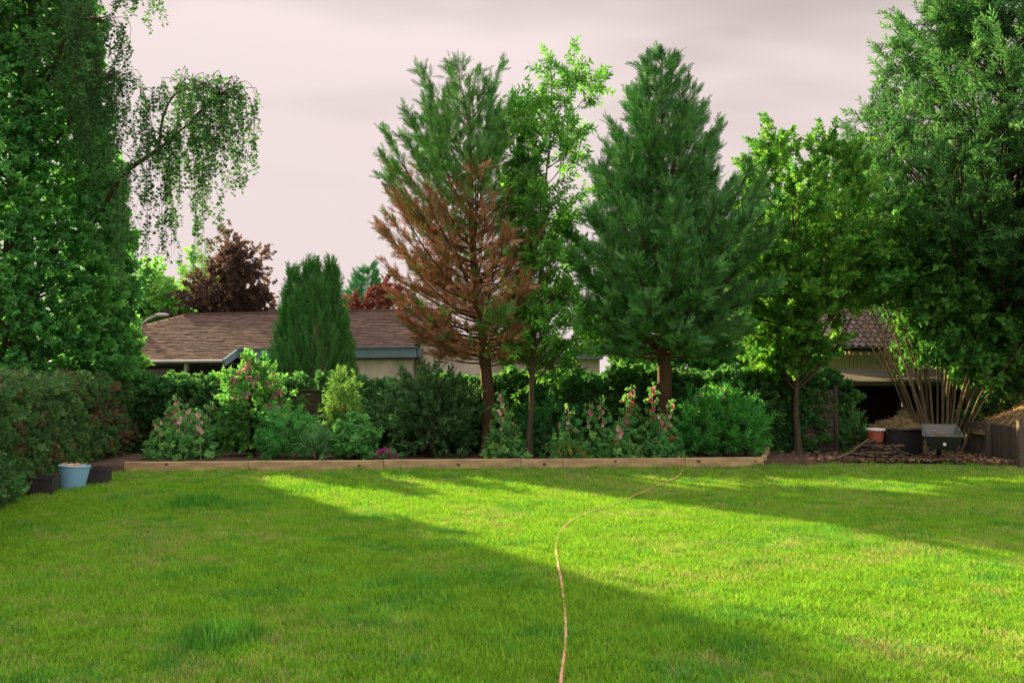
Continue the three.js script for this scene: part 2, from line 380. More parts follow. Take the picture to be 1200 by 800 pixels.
const geoPlume = frond(22, 0.5, 10, 0.022, 0.14);

// ---------------------------------------------------------------- bungalow behind the fence
const CO = Math.cos(0.21), SI = Math.sin(0.21);
{
  const root = thing('bungalow', 'low bungalow with brown shingle hip roof and blue ribbed fascia behind the garden', 'house', [-6.1, 0, -26.5], -0.21);
  // local axes: x to the right along the front, -z to the back
  const ry = (b) => 2.84 + 0.45 * b, uL = (b) => -7.8 - (3.41 - b);
  const m = new MB(), R = rng(5), n = 24;
  const strip = (b0, b1, x0a, x0b, x1, back) => { // one course; lower edge stands proud
    const lo = back ? 6.82 - b0 : b0, hi = back ? 6.82 - b1 : b1;
    let x = x0a; const w = 0.34; let first = true;
    for (let k = 0; k < 60 && x < x1; k++) {
      const xe = Math.min(x1, x + w * (first ? 0.3 + 0.7 * R() : 1)); first = false;
      const c = 0.72 + 0.5 * R(), pr = 0.03 + 0.012 * R(), cc = [c, c * (0.94 + 0.1 * R()), c * (0.92 + 0.12 * R())];
      const xa = Math.max(x, x0b), xb = Math.max(xe, x0b);
      const a = m.v(x, ry(b0) + pr, -lo, cc, x, b0), b = m.v(xe, ry(b0) + pr, -lo, cc, xe, b0), d = m.v(xb, ry(b1) + 0.004, -hi, cc, xb, b1), e = m.v(xa, ry(b1) + 0.004, -hi, cc, xa, b1);
      m.quad(a, b, d, e);
      const f = m.v(x, ry(b0) - 0.02, -lo, cc, x, b0), g = m.v(xe, ry(b0) - 0.02, -lo, cc, xe, b0); m.quad(f, g, b, a);
      x = xe;
    }
  };
  for (let k = 0; k < n; k++) { const b0 = 3.41 * k / n, b1 = 3.41 * (k + 1) / n; strip(b0, b1, uL(b0), uL(b1), 2.95, false); strip(b0, b1, uL(b0), uL(b1), 2.95, true); }
  for (let k = 0; k < 6; k++) { const b0 = -0.9 + 0.9 * k / 6, b1 = -0.9 + 0.9 * (k + 1) / 6; strip(b0, b1, uL(b0), uL(b1), -3.3, false); strip(b0, b1, uL(b0), uL(b1), 2.95, true); }
  { const c = [0.95, 0.93, 0.9], a = m.v(-7.8, 4.375, -3.41, c), b = m.v(-12.11, 2.44, 0.9, c), d = m.v(-12.11, 2.44, -7.72, c); m.tri(a, d, b); }
  const roof = part('roof', m.geo(), M.roof, root); stuff(roof);
  part('ridge_cap', bx(10.75, 0.07, 0.22, -2.42, 4.4, -3.41), M.roof, root);
  part('deck', mergeGeometries([bx(6.2, 0.05, 3.3, -0.2, 2.45, -1.7), bx(8.6, 0.04, 1.0, -7.7, 2.36, 0.35)]), M.slate, root);
  part('post', bx(0.05, 0.55, 0.05, 0.3, 4.65, -3.6), M.darkWood, root);
  // blue ribbed fascia
  const fa = part('fascia', bx(6.35, 0.31, 0.1, -0.12, 2.665, 0.06), M.blue, root), ribs = [];
  for (let x = -3.25; x < 3.0; x += 0.085) ribs.push(bx(0.03, 0.3, 0.02, x, 2.665, 0.12));
  stuff(part('ribbing', mergeGeometries(ribs), M.blue, fa));
  part('fascia_cap', bx(6.45, 0.05, 0.22, -0.12, 2.845, 0.06), M.slate, root);
  part('fascia_return', bx(0.1, 0.31, 1.6, 3.11, 2.665, -0.8), M.slate, root);
  const bb = part('bargeboard', bx(0.07, 0.24, 1.05, 0, 0, 0), M.blue, root, [-3.28, 2.56, 0.47], [0.423, 0, 0]);
  part('gutter', new THREE.CylinderGeometry(0.05, 0.05, 8.6, 8).rotateZ(Math.PI / 2).translate(-7.6, 2.4, 0.95), M.gutter, root);
  part('downpipe', new THREE.CylinderGeometry(0.035, 0.035, 2.3, 8).translate(-3.34, 1.2, 0.86), M.gutter, root);
  part('wall', mergeGeometries([bx(5.4, 2.46, 0.2, 0.2, 1.23, -0.16), bx(8.4, 2.3, 0.2, -7.2, 1.15, -0.25), bx(0.2, 2.4, 6.5, -11.3, 1.2, -3.5), bx(0.2, 2.46, 6.3, 2.85, 1.23, -3.65), bx(14, 2.4, 0.2, -4.2, 1.2, -6.7)]), M.render, root);
  const gable = new THREE.Shape([[-7.1, 2.44], [0.1, 2.44], [-3.41, 4.3]].map(([a, b]) => new THREE.Vector2(a, b)));
  part('gable', new THREE.ExtrudeGeometry(gable, { depth: 0.15, bevelEnabled: false }).rotateY(-Math.PI / 2).translate(2.9, 0, -6.85), M.render, root);
  part('dark_boarding', bx(8.2, 2.28, 0.06, -7.4, 1.14, -0.1), M.darkWood, root);
  for (const x of [-10.3, -9.0, -7.7, -6.4]) { const w = part('window', bx(1.1, 0.85, 0.05, x, 1.75, -0.03), M.blind, root); part('pane', bx(0.98, 0.73, 0.03, x, 1.75, 0.005), M.glass, w); }
  for (const x of [-5.3, -2.55]) part('pillar', bx(x < -4 ? 0.12 : 0.42, 2.4, 0.14, x, 1.2, 0.0), M.white, root);
  const w = part('window', bx(0.85, 1.1, 0.06, -1.75, 1.75, -0.04), M.white, root);
  for (const dx of [-0.19, 0.19]) part('pane', bx(0.33, 0.98, 0.03, -1.75 + dx, 1.75, -0.0), M.glass, w);
  part('wing_wall', bx(3.8, 3.05, 4.0, 4.95, 1.525, -2.4), M.render, root);
  part('wing_roof', bx(4.0, 0.08, 4.2, 4.97, 3.09, -2.4), M.slate, root);
}
{ // flat roofed garage
  const root = thing('flat_garage', 'cream flat roofed garage with slate blue fascia seen between the conifers', 'garage', [1.2, 0, -24.5]);
  part('wall', bx(3.0, 2.42, 4.8, 0, 1.21, -2.4), M.render, root);
  part('fascia', bx(3.2, 0.23, 5.0, 0, 2.53, -2.4), M.slate, root);
  part('roof', bx(3.26, 0.04, 5.06, 0, 2.667, -2.4), M.gutter, root);
}
{ // garage with pantiles and cream boarding
  const root = thing('pantiled_garage', 'garage with pinkish pantile roof and cream vertical boarding behind the lean-to', 'garage', [10.9, 0, -23.3], 0.1);
  part('wall', bx(5.1, 2.55, 4.0, 0, 1.275, -2.2), M.render, root);
  const bg = bx(0.108, 0.62, 0.024);
  for (let k = 0; k < 43; k++) part('cladding_board', bg, M.cream, root, [-2.52 + k * 0.12, 2.3, -0.1 + (k % 3) * 0.003]);
  part('trim_board', bx(5.3, 0.07, 0.05, 0, 1.98, -0.07), M.cream, root);
  part('gutter', new THREE.CylinderGeometry(0.06, 0.06, 5.6, 8).rotateZ(Math.PI / 2).translate(0, 2.68, 0.12), M.charcoal, root);
  part('fascia', bx(5.5, 0.12, 0.04, 0, 2.66, 0.03), M.darkWood, root);
  const m = new MB(), R = rng(8), nr = 9, nc = 26, w = 5.6 / nc;
  for (const s of [1, -1]) for (let r = 0; r < nr; r++) for (let c = 0; c < nc; c++) {
    const f0 = r / nr, f1 = (r + 1) / nr, t = 0.8 + 0.4 * R(), cc = [t, t * (0.92 + R() * 0.1), t * (0.9 + R() * 0.14)];
    const P = (f) => [lerp(2.72, 4.05, f), s > 0 ? lerp(0.1, -2.2, f) : lerp(-4.7, -2.2, f)];
    const [ya, za] = P(f0), [yb, zb] = P(f1), prev = [];
    for (let k = 0; k <= 6; k++) {
      const x = -2.8 + (c + k / 6) * w, h = 0.035 * Math.sin(k / 6 * Math.PI * 2);
      prev.push([m.v(x, ya + h + 0.04, za, cc, x, f0 * 3), m.v(x, yb + h + 0.005, zb, cc, x, f1 * 3)]);
    }
    for (let k = 0; k < 6; k++) m.quad(prev[k][0], prev[k + 1][0], prev[k + 1][1], prev[k][1]);
  }
  stuff(part('roof', m.geo(), M.pantile, root));
  part('roof_deck', bx(5.5, 0.05, 2.55, 0, 0, 0), M.darkWood, root, [0, 3.34, -1.08], [0.524, 0, 0]);
}
{ // lean-to shed, open and dark inside
  const root = thing('lean_to_shed', 'dark open lean-to shed with grey weathered plank roof', 'shed', [10.1, 0, -20.7]);
  for (let k = 0; k < 6; k++) part('roof_plank', board(4.4, 0.355, 0.03), k % 2 ? M.weathered : M.weatheredB, root, [0.1 + (k % 3) * 0.03, 1.735 + k * 0.0575, -0.2 - k * 0.355], [-1.41, 0, 0]);
  part('front_beam', board(4.3, 0.11, 0.06), M.weatheredB, root, [0.1, 1.655, 0]);
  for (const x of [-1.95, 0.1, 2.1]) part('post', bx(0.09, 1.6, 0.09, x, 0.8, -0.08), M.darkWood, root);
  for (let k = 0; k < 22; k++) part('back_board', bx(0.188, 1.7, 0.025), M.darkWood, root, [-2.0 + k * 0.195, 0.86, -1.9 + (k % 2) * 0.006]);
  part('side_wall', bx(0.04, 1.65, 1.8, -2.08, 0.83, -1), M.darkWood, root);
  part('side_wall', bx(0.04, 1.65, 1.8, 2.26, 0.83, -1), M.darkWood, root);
}

// ---------------------------------------------------------------- back fence with ivy hedge
{
  const root = thing('slatted_fence', 'weathered brown slatted fence panels showing between the ivy', 'fence', [0, 0, -18.9]);
  const sg = board(1.74, 0.1, 0.014, 0.003), R = rng(31);
  for (let k = 0; k < 9; k++) {
    const x = -7.9 + k * 1.83;
    part('fence_post', bx(0.09, 1.62, 0.09, x - 0.915, 0.81, -0.02), M.weatheredB, root);
    for (let j = 0; j < 13; j++) part('slat', sg, R() < 0.5 ? M.fence : M.weatheredB, root, [x, 0.12 + j * 0.112, (j % 2) * 0.012], [0.12, 0, (R() - 0.5) * 0.012]);
  }
  part('fence_post', bx(0.09, 1.62, 0.09, -7.9 + 8.5 * 1.83 + 0.02, 0.81, -0.02), M.weatheredB, root);
}
function hedge(o) {                                     // path of [x, z, height], thickness
  const R = rng(o.seed), root = thing(o.name, o.label, 'hedge', [0, 0, 0], 0, o.group), list = [], m = new MB();
  for (let s = 0; s + 1 < o.path.length; s++) {
    const [x0, z0, h0] = o.path[s], [x1, z1, h1] = o.path[s + 1], L = Math.hypot(x1 - x0, z1 - z0), tx = (x1 - x0) / L, tz = (z1 - z0) / L, nx = -tz, nz = tx;
    const q = (t, w, y) => { const k = noise(t * 1.1 + s * 3, y * 1.2, o.seed) * 0.1; return V(lerp(x0, x1, t / L) + nx * (w + k), y, lerp(z0, z1, t / L) + nz * (w + k)); };
    if (!o.noCore) { // inner twig mass
      const n = Math.ceil(L / 0.4), rows = [[-0.5, 0.02], [-0.5, 0.55], [-0.42, 0.93], [0, 0.96], [0.42, 0.93], [0.5, 0.55], [0.5, 0.02]], base = m.n;
      for (let i = 0; i <= n; i++) for (const [w, f] of rows) { const t = L * i / n, h = lerp(h0, h1, i / n), p = q(t, w * (o.thick - 0.24), f * (h - 0.1)); m.v(p.x, p.y, p.z); }
      const k = rows.length; for (let i = 0; i < n; i++) for (let j = 0; j + 1 < k; j++) m.quad(base + i * k + j, base + i * k + j + 1, base + (i + 1) * k + j + 1, base + (i + 1) * k + j);
    }
    const count = Math.round(L * (h0 * 2 + o.thick) * o.dens);
    for (let i = 0; i < count; i++) {
      const t = R() * L, h = lerp(h0, h1, t / L) + 0.1 * noise(t * 0.8 + s * 9, 3.3, o.seed), P = R() * (2 * h + o.thick);
      let w, y, n;
      if (P < h) { y = P; w = o.thick / 2; n = V(nx, 0.15, nz); } else if (P < h + o.thick) { y = h; w = P - h - o.thick / 2; n = V(0, 1, 0); } else { y = P - h - o.thick; w = -o.thick / 2; n = V(-nx, 0.15, -nz); }
      const inn = R() * R() * 0.16 - 0.05, p = q(t, w - Math.sign(w) * (y === h ? 0 : inn), y - (y === h ? inn : 0));
      if (o.skip && o.skip(p, R)) continue;
      const topn = y > h - 0.12;
      const d = n.clone().multiplyScalar(0.7).add(V(R() - 0.5, R() - 0.5 + (topn ? 0.5 : 0.1), R() - 0.5)).normalize();
      list.push([along(p, d, R() * 6.28, (o.scale || 1) * (0.7 + R() * 0.7) * (topn && R() < 0.25 ? 1.35 : 1)), o.color(R, p, topn)]);
    }
  }
  if (m.n) part('inner_twigs', m.geo(true), M.core, root);
  copies('foliage', o.geo, o.mat || M.leaf, list, root);
  return root;
}
hedge({ name: 'ivy_hedge', label: 'long dark ivy hedge grown over the back fence behind the flower bed', seed: 41, thick: 0.6, dens: 105, geo: geoIvy, noCore: false,
  path: [[-9.0, -18.75, 1.47], [-5.35, -18.9, 1.45]],
  color: (R, p, t) => tint(R, [0.03, 0.075, 0.024], [0.06, 0.11, 0.032], R()) });
hedge({ name: 'ivy_hedge', label: 'thin dark ivy straggling over the bare fence slats behind the tall lime plant', seed: 42, thick: 0.34, dens: 26, geo: geoIvy, noCore: true, path: [[-5.4, -18.78, 1.56], [-3.8, -18.78, 1.52]],
  color: (R, p, t) => tint(R, [0.028, 0.07, 0.024], [0.06, 0.11, 0.035], R()) });
hedge({ name: 'ivy_hedge', label: 'deep green ivy hedge behind the two conifers with leafy sunlit top', seed: 43, thick: 0.62, dens: 105, geo: geoIvy,
  path: [[-3.95, -18.75, 1.38], [0.6, -18.8, 1.58], [5.0, -18.8, 1.66]],
  color: (R, p, t) => tint(R, [0.03, 0.075, 0.024], [0.06, 0.11, 0.032], R()) });
hedge({ name: 'ivy_hedge', label: 'thin ivy at the fence end behind the leafy maple trunk', seed: 44, thick: 0.5, dens: 110, geo: geoIvy, noCore: true, path: [[4.9, -18.75, 1.66], [8.1, -19.6, 1.62]], skip: (p, R) => p.y < 1.45 && p.y > 1.15 && p.x < 6.2 && R() < 0.5,
  color: (R, p, t) => tint(R, [0.03, 0.075, 0.024], [0.06, 0.11, 0.032], R()) });
hedge({ name: 'beech_hedge', label: 'clipped side hedge with bronze and green leaves beside the lawn', seed: 45, thick: 1.0, dens: 125, geo: geoHedge, path: [[-6.0, -6.5, 1.48], [-7.62, -11, 1.5], [-8.95, -15.6, 1.5], [-9.3, -18.4, 1.48]],
  color: (R, p, t) => { const n = fbm(p.x * 0.9, p.y * 1.3, p.z * 0.9, 3); return n + R() * 0.5 - 0.25 > 0.25 ? tint(R, [0.062, 0.045, 0.032], [0.105, 0.088, 0.048], R()) : tint(R, [0.04, 0.08, 0.03], [0.085, 0.122, 0.045], R()); } });
hedge({ name: 'neighbour_hedge', label: 'tall leafy hedge in the next garden behind the green conifer', seed: 47, thick: 0.9, dens: 75, geo: geoBroad, path: [[2.7, -21.4, 2.1], [5.2, -21.2, 2.2], [8.1, -21.6, 2.15]],
  color: (R, p, t) => tint(R, [0.045, 0.11, 0.03], [0.1, 0.16, 0.04], R()) });
hedge({ name: 'shrub_border', label: 'dark leafy shrubs behind the compost bin under the willow', seed: 46, thick: 1.4, dens: 60, geo: geoBroad, path: [[11.6, -20.3, 1.9], [14.2, -18.5, 2.3], [14.6, -14, 2.2]],
  color: (R, p, t) => tint(R, [0.04, 0.1, 0.035], [0.16, 0.2, 0.04], R() < 0.2 ? R() : 0.1) });

// ---------------------------------------------------------------- trees
{ // birch with ivy all over its trunk and drooping twigs
  const R = rng(77), root = thing('ivy_clad_birch', 'huge ivy covered birch with drooping twigs behind the side hedge', 'tree', [-11.0, 0, -17.6]);
  const tp = []; for (let k = 0; k <= 12; k++) tp.push(V(0.2 * noise(k * 0.4, 1.2), k * 1.1 - 0.1, 0.2 * noise(k * 0.4, 5.2)));
  const tm = new MB(); tm.tube(tp, 0.42, 0.06, 10); part('trunk', tm.geo(true), M.barkGrey, root);
  const rad = prof([[0, 2.1], [1.5, 2.25], [3.2, 2.3], [5, 2.2], [6.5, 1.95], [7.5, 1.65], [8.5, 1.5], [10, 1.35], [11.5, 1.1], [13, 0.3]]);
  const list = [];
  for (let i = 0; i < 15000; i++) {
    const y = 0.2 + 12.6 * R(), phi = R() * 6.283;
    if (R() > rad(y) / 2.3) continue;
    const lump = 0.96 + 0.16 * noise(Math.cos(phi) * 2.0, y * 0.8, Math.sin(phi) * 2.0) + 0.2 * noise(Math.cos(phi) * 5, y * 2.2, Math.sin(phi) * 5 + 7), depth = Math.pow(R(), 2.2);
    const r = rad(y) * lump * (1 - 0.42 * depth), p = V(Math.cos(phi) * r, y, Math.sin(phi) * r);
    const d = V(Math.cos(phi) * 0.8, 0.1, Math.sin(phi) * 0.8).add(V(R() - 0.5, R() - 0.65, R() - 0.5)).normalize();
    list.push([along(p, d, R() * 6.28, 0.55 + R() * 0.85), tint(R, [0.05, 0.125, 0.04], [0.105, 0.2, 0.055], clamp(0.4 + fbm(p.x * 1.2, p.y * 1.2, p.z * 1.2, 2) * 1.3 + (R() - 0.5) * 0.5))]);
  }
  // ivy stems that carry the leaves
  const im = new MB();
  for (let i = 0; i < 130; i++) { const y = 0.6 + 11.4 * R(), phi = R() * 6.283, r = rad(y) * 0.85; im.tube(bez(V(0, Math.max(0.1, y - r * 0.5), 0), V(Math.cos(phi) * r * 0.6, y - 0.1 * r, Math.sin(phi) * r * 0.6), V(Math.cos(phi) * r, y, Math.sin(phi) * r), 4, R, 0.06), 0.03, 0.008, 4); }
  part('ivy_stems', im.geo(true), M.barkDark, root);
  copies('ivy', geoIvy, M.leaf, list, root);
  // limbs with curtains of hanging twigs
  const bm = new MB(), hang = new MB(), bl = [];
  const limbs = [
    [V(0.3, 4.4, -0.2), V(1.6, 5.2, 0.0), V(2.9, 5.95, 1.3), V(3.9, 6.2, 2.1), V(4.4, 6.33, 2.5), V(5.09, 6.69, 2.9), 1.9, 2.6, 0.085],
    [V(5.0, 6.65, 2.85), V(5.4, 6.95, 3.0), V(5.6, 7.0, 3.2), V(5.8, 6.9, 3.3), 1.05, 1.9, 0.03],
    [V(4.1, 6.2, 2.3), V(4.3, 6.9, 2.5), V(4.6, 7.25, 2.6), V(5.2, 7.3, 2.7), 1.1, 2.3, 0.03],
    [V(0.2, 6.5, 0), V(1.7, 7.3, 1.0), V(2.3, 7.9, 1.6), V(2.9, 7.8, 1.9), 1.7, 2.4, 0.05],
    [V(0.1, 7.5, 0), V(1.3, 8.5, 1.0), V(2.0, 9.1, 1.6), V(2.7, 9.0, 1.8), 1.7, 2.2, 0.05],
    [V(0.1, 8.5, 0), V(1.4, 9.9, 0.9), V(2.6, 10.6, 1.5), V(3.5, 10.4, 1.7), 1.6, 1.6, 0.05],
    [V(-0.2, 6.0, 0), V(-2, 7, 0.6), V(-3, 7.6, 0.9), V(-4.2, 7.4, 1.2), 2, 3, 0.05],
    [V(0, 8, 0), V(-1.2, 9.6, -0.6), V(-2, 10.4, -1), V(-3, 10.3, -1.6), 2, 3, 0.05],
    [V(0, 9, 0), V(0.2, 10.6, 0.9), V(0.3, 11.6, 1.5), V(0.6, 12.2, 2.2), 2, 3, 0.05],
  ];
  limbs.forEach((row, li) => {
    const [n0, drop, r] = row.slice(-3), path = new THREE.CatmullRomCurve3(row.slice(0, -3)).getPoints(18);
    bm.tube(path, r, 0.012, 6);
    const n = Math.round(n0 * 26);
    for (let i = 0; i < n; i++) {
      const t = 0.3 + 0.7 * Math.pow(R(), 0.75), p0 = onPath(path, t), sp = V((R() - 0.45) * 1.2, 0.04 + R() * 0.2, (R() - 0.5) * 1.5);
      const p1 = p0.clone().add(sp), L = drop * (0.3 + 0.7 * R()) * (li < 2 ? 1 : 0.85), p2 = p1.clone().add(V((R() - 0.3) * 0.35, -L * 0.5, (R() - 0.5) * 0.3)), p3 = p2.clone().add(V((R() - 0.5) * 0.2, -L * 0.5, (R() - 0.5) * 0.2));
      const q = new THREE.CatmullRomCurve3([p0, p1, p2, p3]).getPoints(9);
      hang.tube(q, 0.008, 0.002, 3);
      const k = Math.round(4 + L * 4.2);
      for (let j = 0; j < k; j++) {
        const s = 0.2 + 0.8 * (j + R()) / k; if (R() < 0.22) continue;
        bl.push([along(onPath(q, s).add(V(R() - 0.5, R() - 0.5, R() - 0.5).multiplyScalar(0.12)), V((R() - 0.5) * 1.0, -1, (R() - 0.5) * 1.0).normalize(), R() * 6.28, 0.6 + R() * 0.65), tint(R, [0.03, 0.068, 0.025], [0.054, 0.1, 0.034], R())]);
      }
    }
  });
  part('limbs', bm.geo(true), M.barkGrey, root);
  part('hanging_twigs', hang.geo(true), M.twig, root).userData.kind = 'stuff';
  copies('crown', geoBirch, M.leaf, bl, root);
}
growConifer({ name: 'browning_conifer', label: 'conifer with rusty brown dead branches beside the slender ash', pos: [-0.5, 0.1, -17.2], seed: 101, h: 8.5, r: 0.16, y0: 2.0, n: 155, bark: M.barkBrown, lift0: 0.1, lift1: 1.4, dens: 11, bare: 0.26, tip: 0.2, scale: 0.58, leafGeo: geoFrond,
  leanAt: (y) => -0.42 * sstep(0.5, 6, y),
  R: (y, phi) => prof([[2, 1.1], [3, 1.7], [4.2, 1.8], [5.2, 1.6], [6.2, 1.4], [7.2, 1.08], [8, 0.65], [8.5, 0.2]])(y) * (1 + 0.12 * Math.cos(phi - Math.PI)),
  dead: (p, R, b) => { const t = sstep(6.1, 4.9, p.y + 0.3 * (p.x + 0.4) + b * 1.6 - 0.8) * sstep(3.2, 0.9, p.x + 0.5) * (b > 0.86 ? 0.3 : 1); return R() < t * 0.93; },
  color: (R, p, b) => tint(R, [0.045, 0.1, 0.034], [0.11, 0.18, 0.05], R(), 0.35) });
growConifer({ name: 'green_conifer', label: 'dense dark green conifer with broad cone shaped crown in the bed', pos: [3.35, 0.1, -17.5], seed: 102, h: 9.1, r: 0.19, y0: 2.15, n: 165, bark: M.barkBrown, lift0: 0.05, lift1: 1.5, dens: 14, bare: 0.2, tip: 0.22, scale: 0.62, leafGeo: geoFrond,
  R: prof([[2, 1.4], [2.8, 1.95], [3.6, 2.15], [4.6, 2.0], [5.6, 1.6], [6.4, 1.2], [7.2, 0.82], [8.1, 0.45], [8.8, 0.2], [9.1, 0.08]]),
  color: (R, p, b) => tint(R, [0.034, 0.088, 0.034], [0.1, 0.18, 0.055], R(), 0.35) });
growTree({ name: 'ash_tree', label: 'tall slender ash tree with thin trunk between the two conifers', pos: [0.36, 0.1, -16.9], seed: 201, h: 8.5, r: 0.075, y0: 1.9, lean: [0.6, 0], limbs: 56, twigs: 7, twigLen: 0.55, per: 3, rise: 1.1, Rmax: 1.05, forkY: 1.6, bark: M.barkGrey, leafGeo: geoAsh, mat: M.leaf, scale: 0.95, up: 0.5, twigShown: 0.5,
  R: (y, phi) => prof([[1.9, 0.55], [3, 0.85], [4.2, 0.6], [5.2, 0.5], [6.2, 0.65], [7.2, 0.8], [8, 0.65], [8.5, 0.3]])(y) * (1 + 0.25 * Math.cos(phi)),
  color: (R, p, t) => tint(R, [0.055, 0.135, 0.028], [0.11, 0.19, 0.034], R()) });
growTree({ name: 'maple_tree', label: 'bright green maple with upright shoots on a thin pale trunk', pos: [6.6, 0, -18.5], seed: 202, h: 7.7, r: 0.09, y0: 1.75, lean: [0.0, 0], limbs: 120, twigs: 8, twigLen: 0.5, per: 3, rise: 1.5, Rmax: 1.6, forkY: 1.5, bark: M.barkGrey, leafGeo: geoBroad, mat: M.leaf, scale: 0.95, up: 0.9, follow: 1.0, twigShown: 0.4,
  R: (y, phi) => prof([[1.7, 0.5], [2.6, 0.8], [3.6, 1.4], [5.2, 1.55], [6.2, 1.35], [7, 1.0], [7.7, 0.6]])(y) * (Math.cos(phi) > 0.1 ? (y < 4.1 ? 0.45 : 1.3) : 1),
  color: (R, p, t) => tint(R, [0.05, 0.125, 0.026], [0.12, 0.19, 0.03], R()) });
{ // hazel: many straight stems fanning from one stool
  const R = rng(303), root = thing('hazel_shrub', 'hazel with many straight stems fanning out from one base by the compost', 'tree', [10.1, 0, -18.9]);
  const bm = [], list = [], tw = new MB();
  const n = 30;
  for (let i = 0; i < n; i++) {
    const f = (i + 0.5) / n, ax = (f - 0.5) * 2, az = (R() - 0.5) * 1.5;
    const H = (3.9 + 2.2 * R()) * (1 - 0.28 * Math.abs(ax)), base = V(ax * 0.38 + (R() - 0.5) * 0.12, -0.05, az * 0.25);
    const top = V(ax * 2.35 + (R() - 0.5) * 0.5, H, az * 1.25), ct = V(ax * 0.95, H * 0.45, az * 0.45);
    const path = bez(base, ct, top, 9, R, 0.05), m = new MB(); m.tube(path, 0.029 + R() * 0.016, 0.009, 6, 0.8 + R() * 0.4);
    part('stem', m.geo(true), M.barkHazel, root);
    const k = 20;
    for (let j = 0; j < k; j++) {
      const lo = ax < -0.35 ? 0.58 : 0.47, t = lo + (1 - lo) * (j + R()) / k, p0 = onPath(path, t), d = V(R() - 0.5, R() * 0.6, R() - 0.5).normalize(), L = (0.25 + R() * 0.6) * (t < 0.55 ? 0.6 : 1), p1 = p0.clone().addScaledVector(d, L);
      tw.tube([p0, p1], 0.006, 0.003, 3);
      const br = R();
      if (p1.x < -0.8 && p1.y < 3.7) continue;
      for (let q = 0; q < 4; q++) list.push([along(p0.clone().lerp(p1, 0.25 + 0.75 * (q + R()) / 4), d.clone().add(V(R() - 0.5, R() - 0.6, R() - 0.5)).normalize(), R() * 6.28, 0.7 + R() * 0.6), tint(R, [0.042, 0.11, 0.028], [0.09, 0.16, 0.034], R())]);
    }
  }
  part('twigs', tw.geo(true), M.twig, root);
  copies('crown', geoBroad2, M.leaf, list, root);
}
growTree({ name: 'willow_tree', label: 'tall broad willow with narrow grey green leaves rising behind the hazel', pos: [12.6, 0, -19.9], seed: 204, h: 12.2, r: 0.3, y0: 3.6, limbs: 330, twigs: 10, twigLen: 0.85, per: 3, rise: 1.1, Rmax: 4.5, forkY: 2.4, bark: M.barkDark, leafGeo: geoWillow, mat: M.leaf, scale: 1.15, up: 0.55, follow: 1.3, twigShown: 0.4,
  R: (y, phi) => prof([[3.6, 2.8], [4.6, 3.7], [6, 4.3], [7.4, 4.3], [8.6, 3.7], [9.8, 2.8], [11, 1.9], [12.2, 0.7]])(y) * (1 + 0.12 * Math.sin(phi * 3 + y)),
  color: (R, p, t) => tint(R, [0.027, 0.068, 0.024], [0.054, 0.102, 0.032], R()) });
{ // columnar cypress with several spires
  const R = rng(305), root = thing('columnar_cypress', 'dense columnar cypress with several spires in front of the bungalow', 'tree', [-5.35, 0, -21.6]), list = [], m = new MB();
  const spires = [[-0.12, 0, 5.05, 0.68], [-0.6, 0.1, 4.8, 0.48], [0.42, 0.05, 5.0, 0.56], [0.15, 0.5, 4.4, 0.6], [-0.3, 0.5, 4.2, 0.55], [0.72, 0.2, 3.6, 0.4], [-0.75, 0.1, 3.4, 0.35], [0.1, -0.5, 4.5, 0.6]];
  const tm = new MB(); tm.tube([V(0, -0.1, 0), V(0, 2, 0), V(0, 4, 0)], 0.14, 0.03, 8); part('trunk', tm.geo(true), M.barkBrown, root);
  for (const [x, z, h, r] of spires) {
    m.tube([V(x * 0.4, 0.2, z * 0.4), V(x * 0.9, h * 0.3, z * 0.9), V(x, h * 0.6, z), V(x, h * 0.9, z)], [r * 0.5, r * 0.72, r * 0.5, 0.02], 0, 8);
    for (let i = 0; i < 780 * r / 0.5; i++) {
      const f = Math.pow(R(), 0.9), y = 0.15 + (h - 0.35) * f, phi = R() * 6.283, q = r * prof([[0, 0.75], [0.25, 1], [0.5, 0.92], [0.7, 0.55], [0.86, 0.28], [1, 0.05]])(f) * (0.78 + 0.27 * R()) * (1 + 0.35 * noise(x * 3 + Math.cos(phi) * 1.5, y * 1.3, Math.sin(phi) * 1.5));
      const k = 0.4 + 0.6 * sstep(0, 0.35, f);
      list.push([along(V(x * k + Math.cos(phi) * q, y - 0.12, z * k + Math.sin(phi) * q), V(Math.cos(phi) * 0.28 + (R() - 0.5) * 0.25, 1, Math.sin(phi) * 0.28 + (R() - 0.5) * 0.25).normalize(), R() * 6.28, 0.7 + R() * 0.5), tint(R, [0.026, 0.08, 0.02], [0.05, 0.115, 0.028], R())]);
    }
  }
  part('inner_twigs', m.geo(true), M.core, root);
  copies('crown', geoPlume, M.needle, list, root);
}
// trees beyond the bungalow
growTree({ name: 'background_tree', label: 'pale green round tree beyond the left end of the bungalow roof', pos: [-17.6, 0, -42], seed: 401, h: 8.2, r: 0.2, y0: 1.5, limbs: 70, twigs: 7, twigLen: 1.0, per: 2, Rmax: 3, bark: M.barkDark, leafGeo: geoBroad2, mat: M.leaf, scale: 2.0, twigShown: 0.3,
  R: prof([[1.5, 1.6], [4, 2.7], [6, 2.7], [7.4, 1.8], [8.2, 0.6]]), color: (R, p, t) => tint(R, [0.08, 0.17, 0.04], [0.15, 0.22, 0.05], R()) });
growTree({ name: 'background_tree', label: 'dark green dense tree beyond the bungalow beside the street lamp', pos: [-20.4, 0, -40], seed: 402, h: 6.2, r: 0.2, y0: 0.8, limbs: 80, twigs: 7, twigLen: 0.9, per: 2, Rmax: 2.6, bark: M.barkDark, leafGeo: geoBroad2, mat: M.leaf, scale: 2.0, twigShown: 0.3,
  R: prof([[0.8, 1.8], [3, 2.6], [4.8, 2.2], [6.2, 0.8]]), color: (R, p, t) => tint(R, [0.04, 0.1, 0.035], [0.07, 0.14, 0.045], R()) });
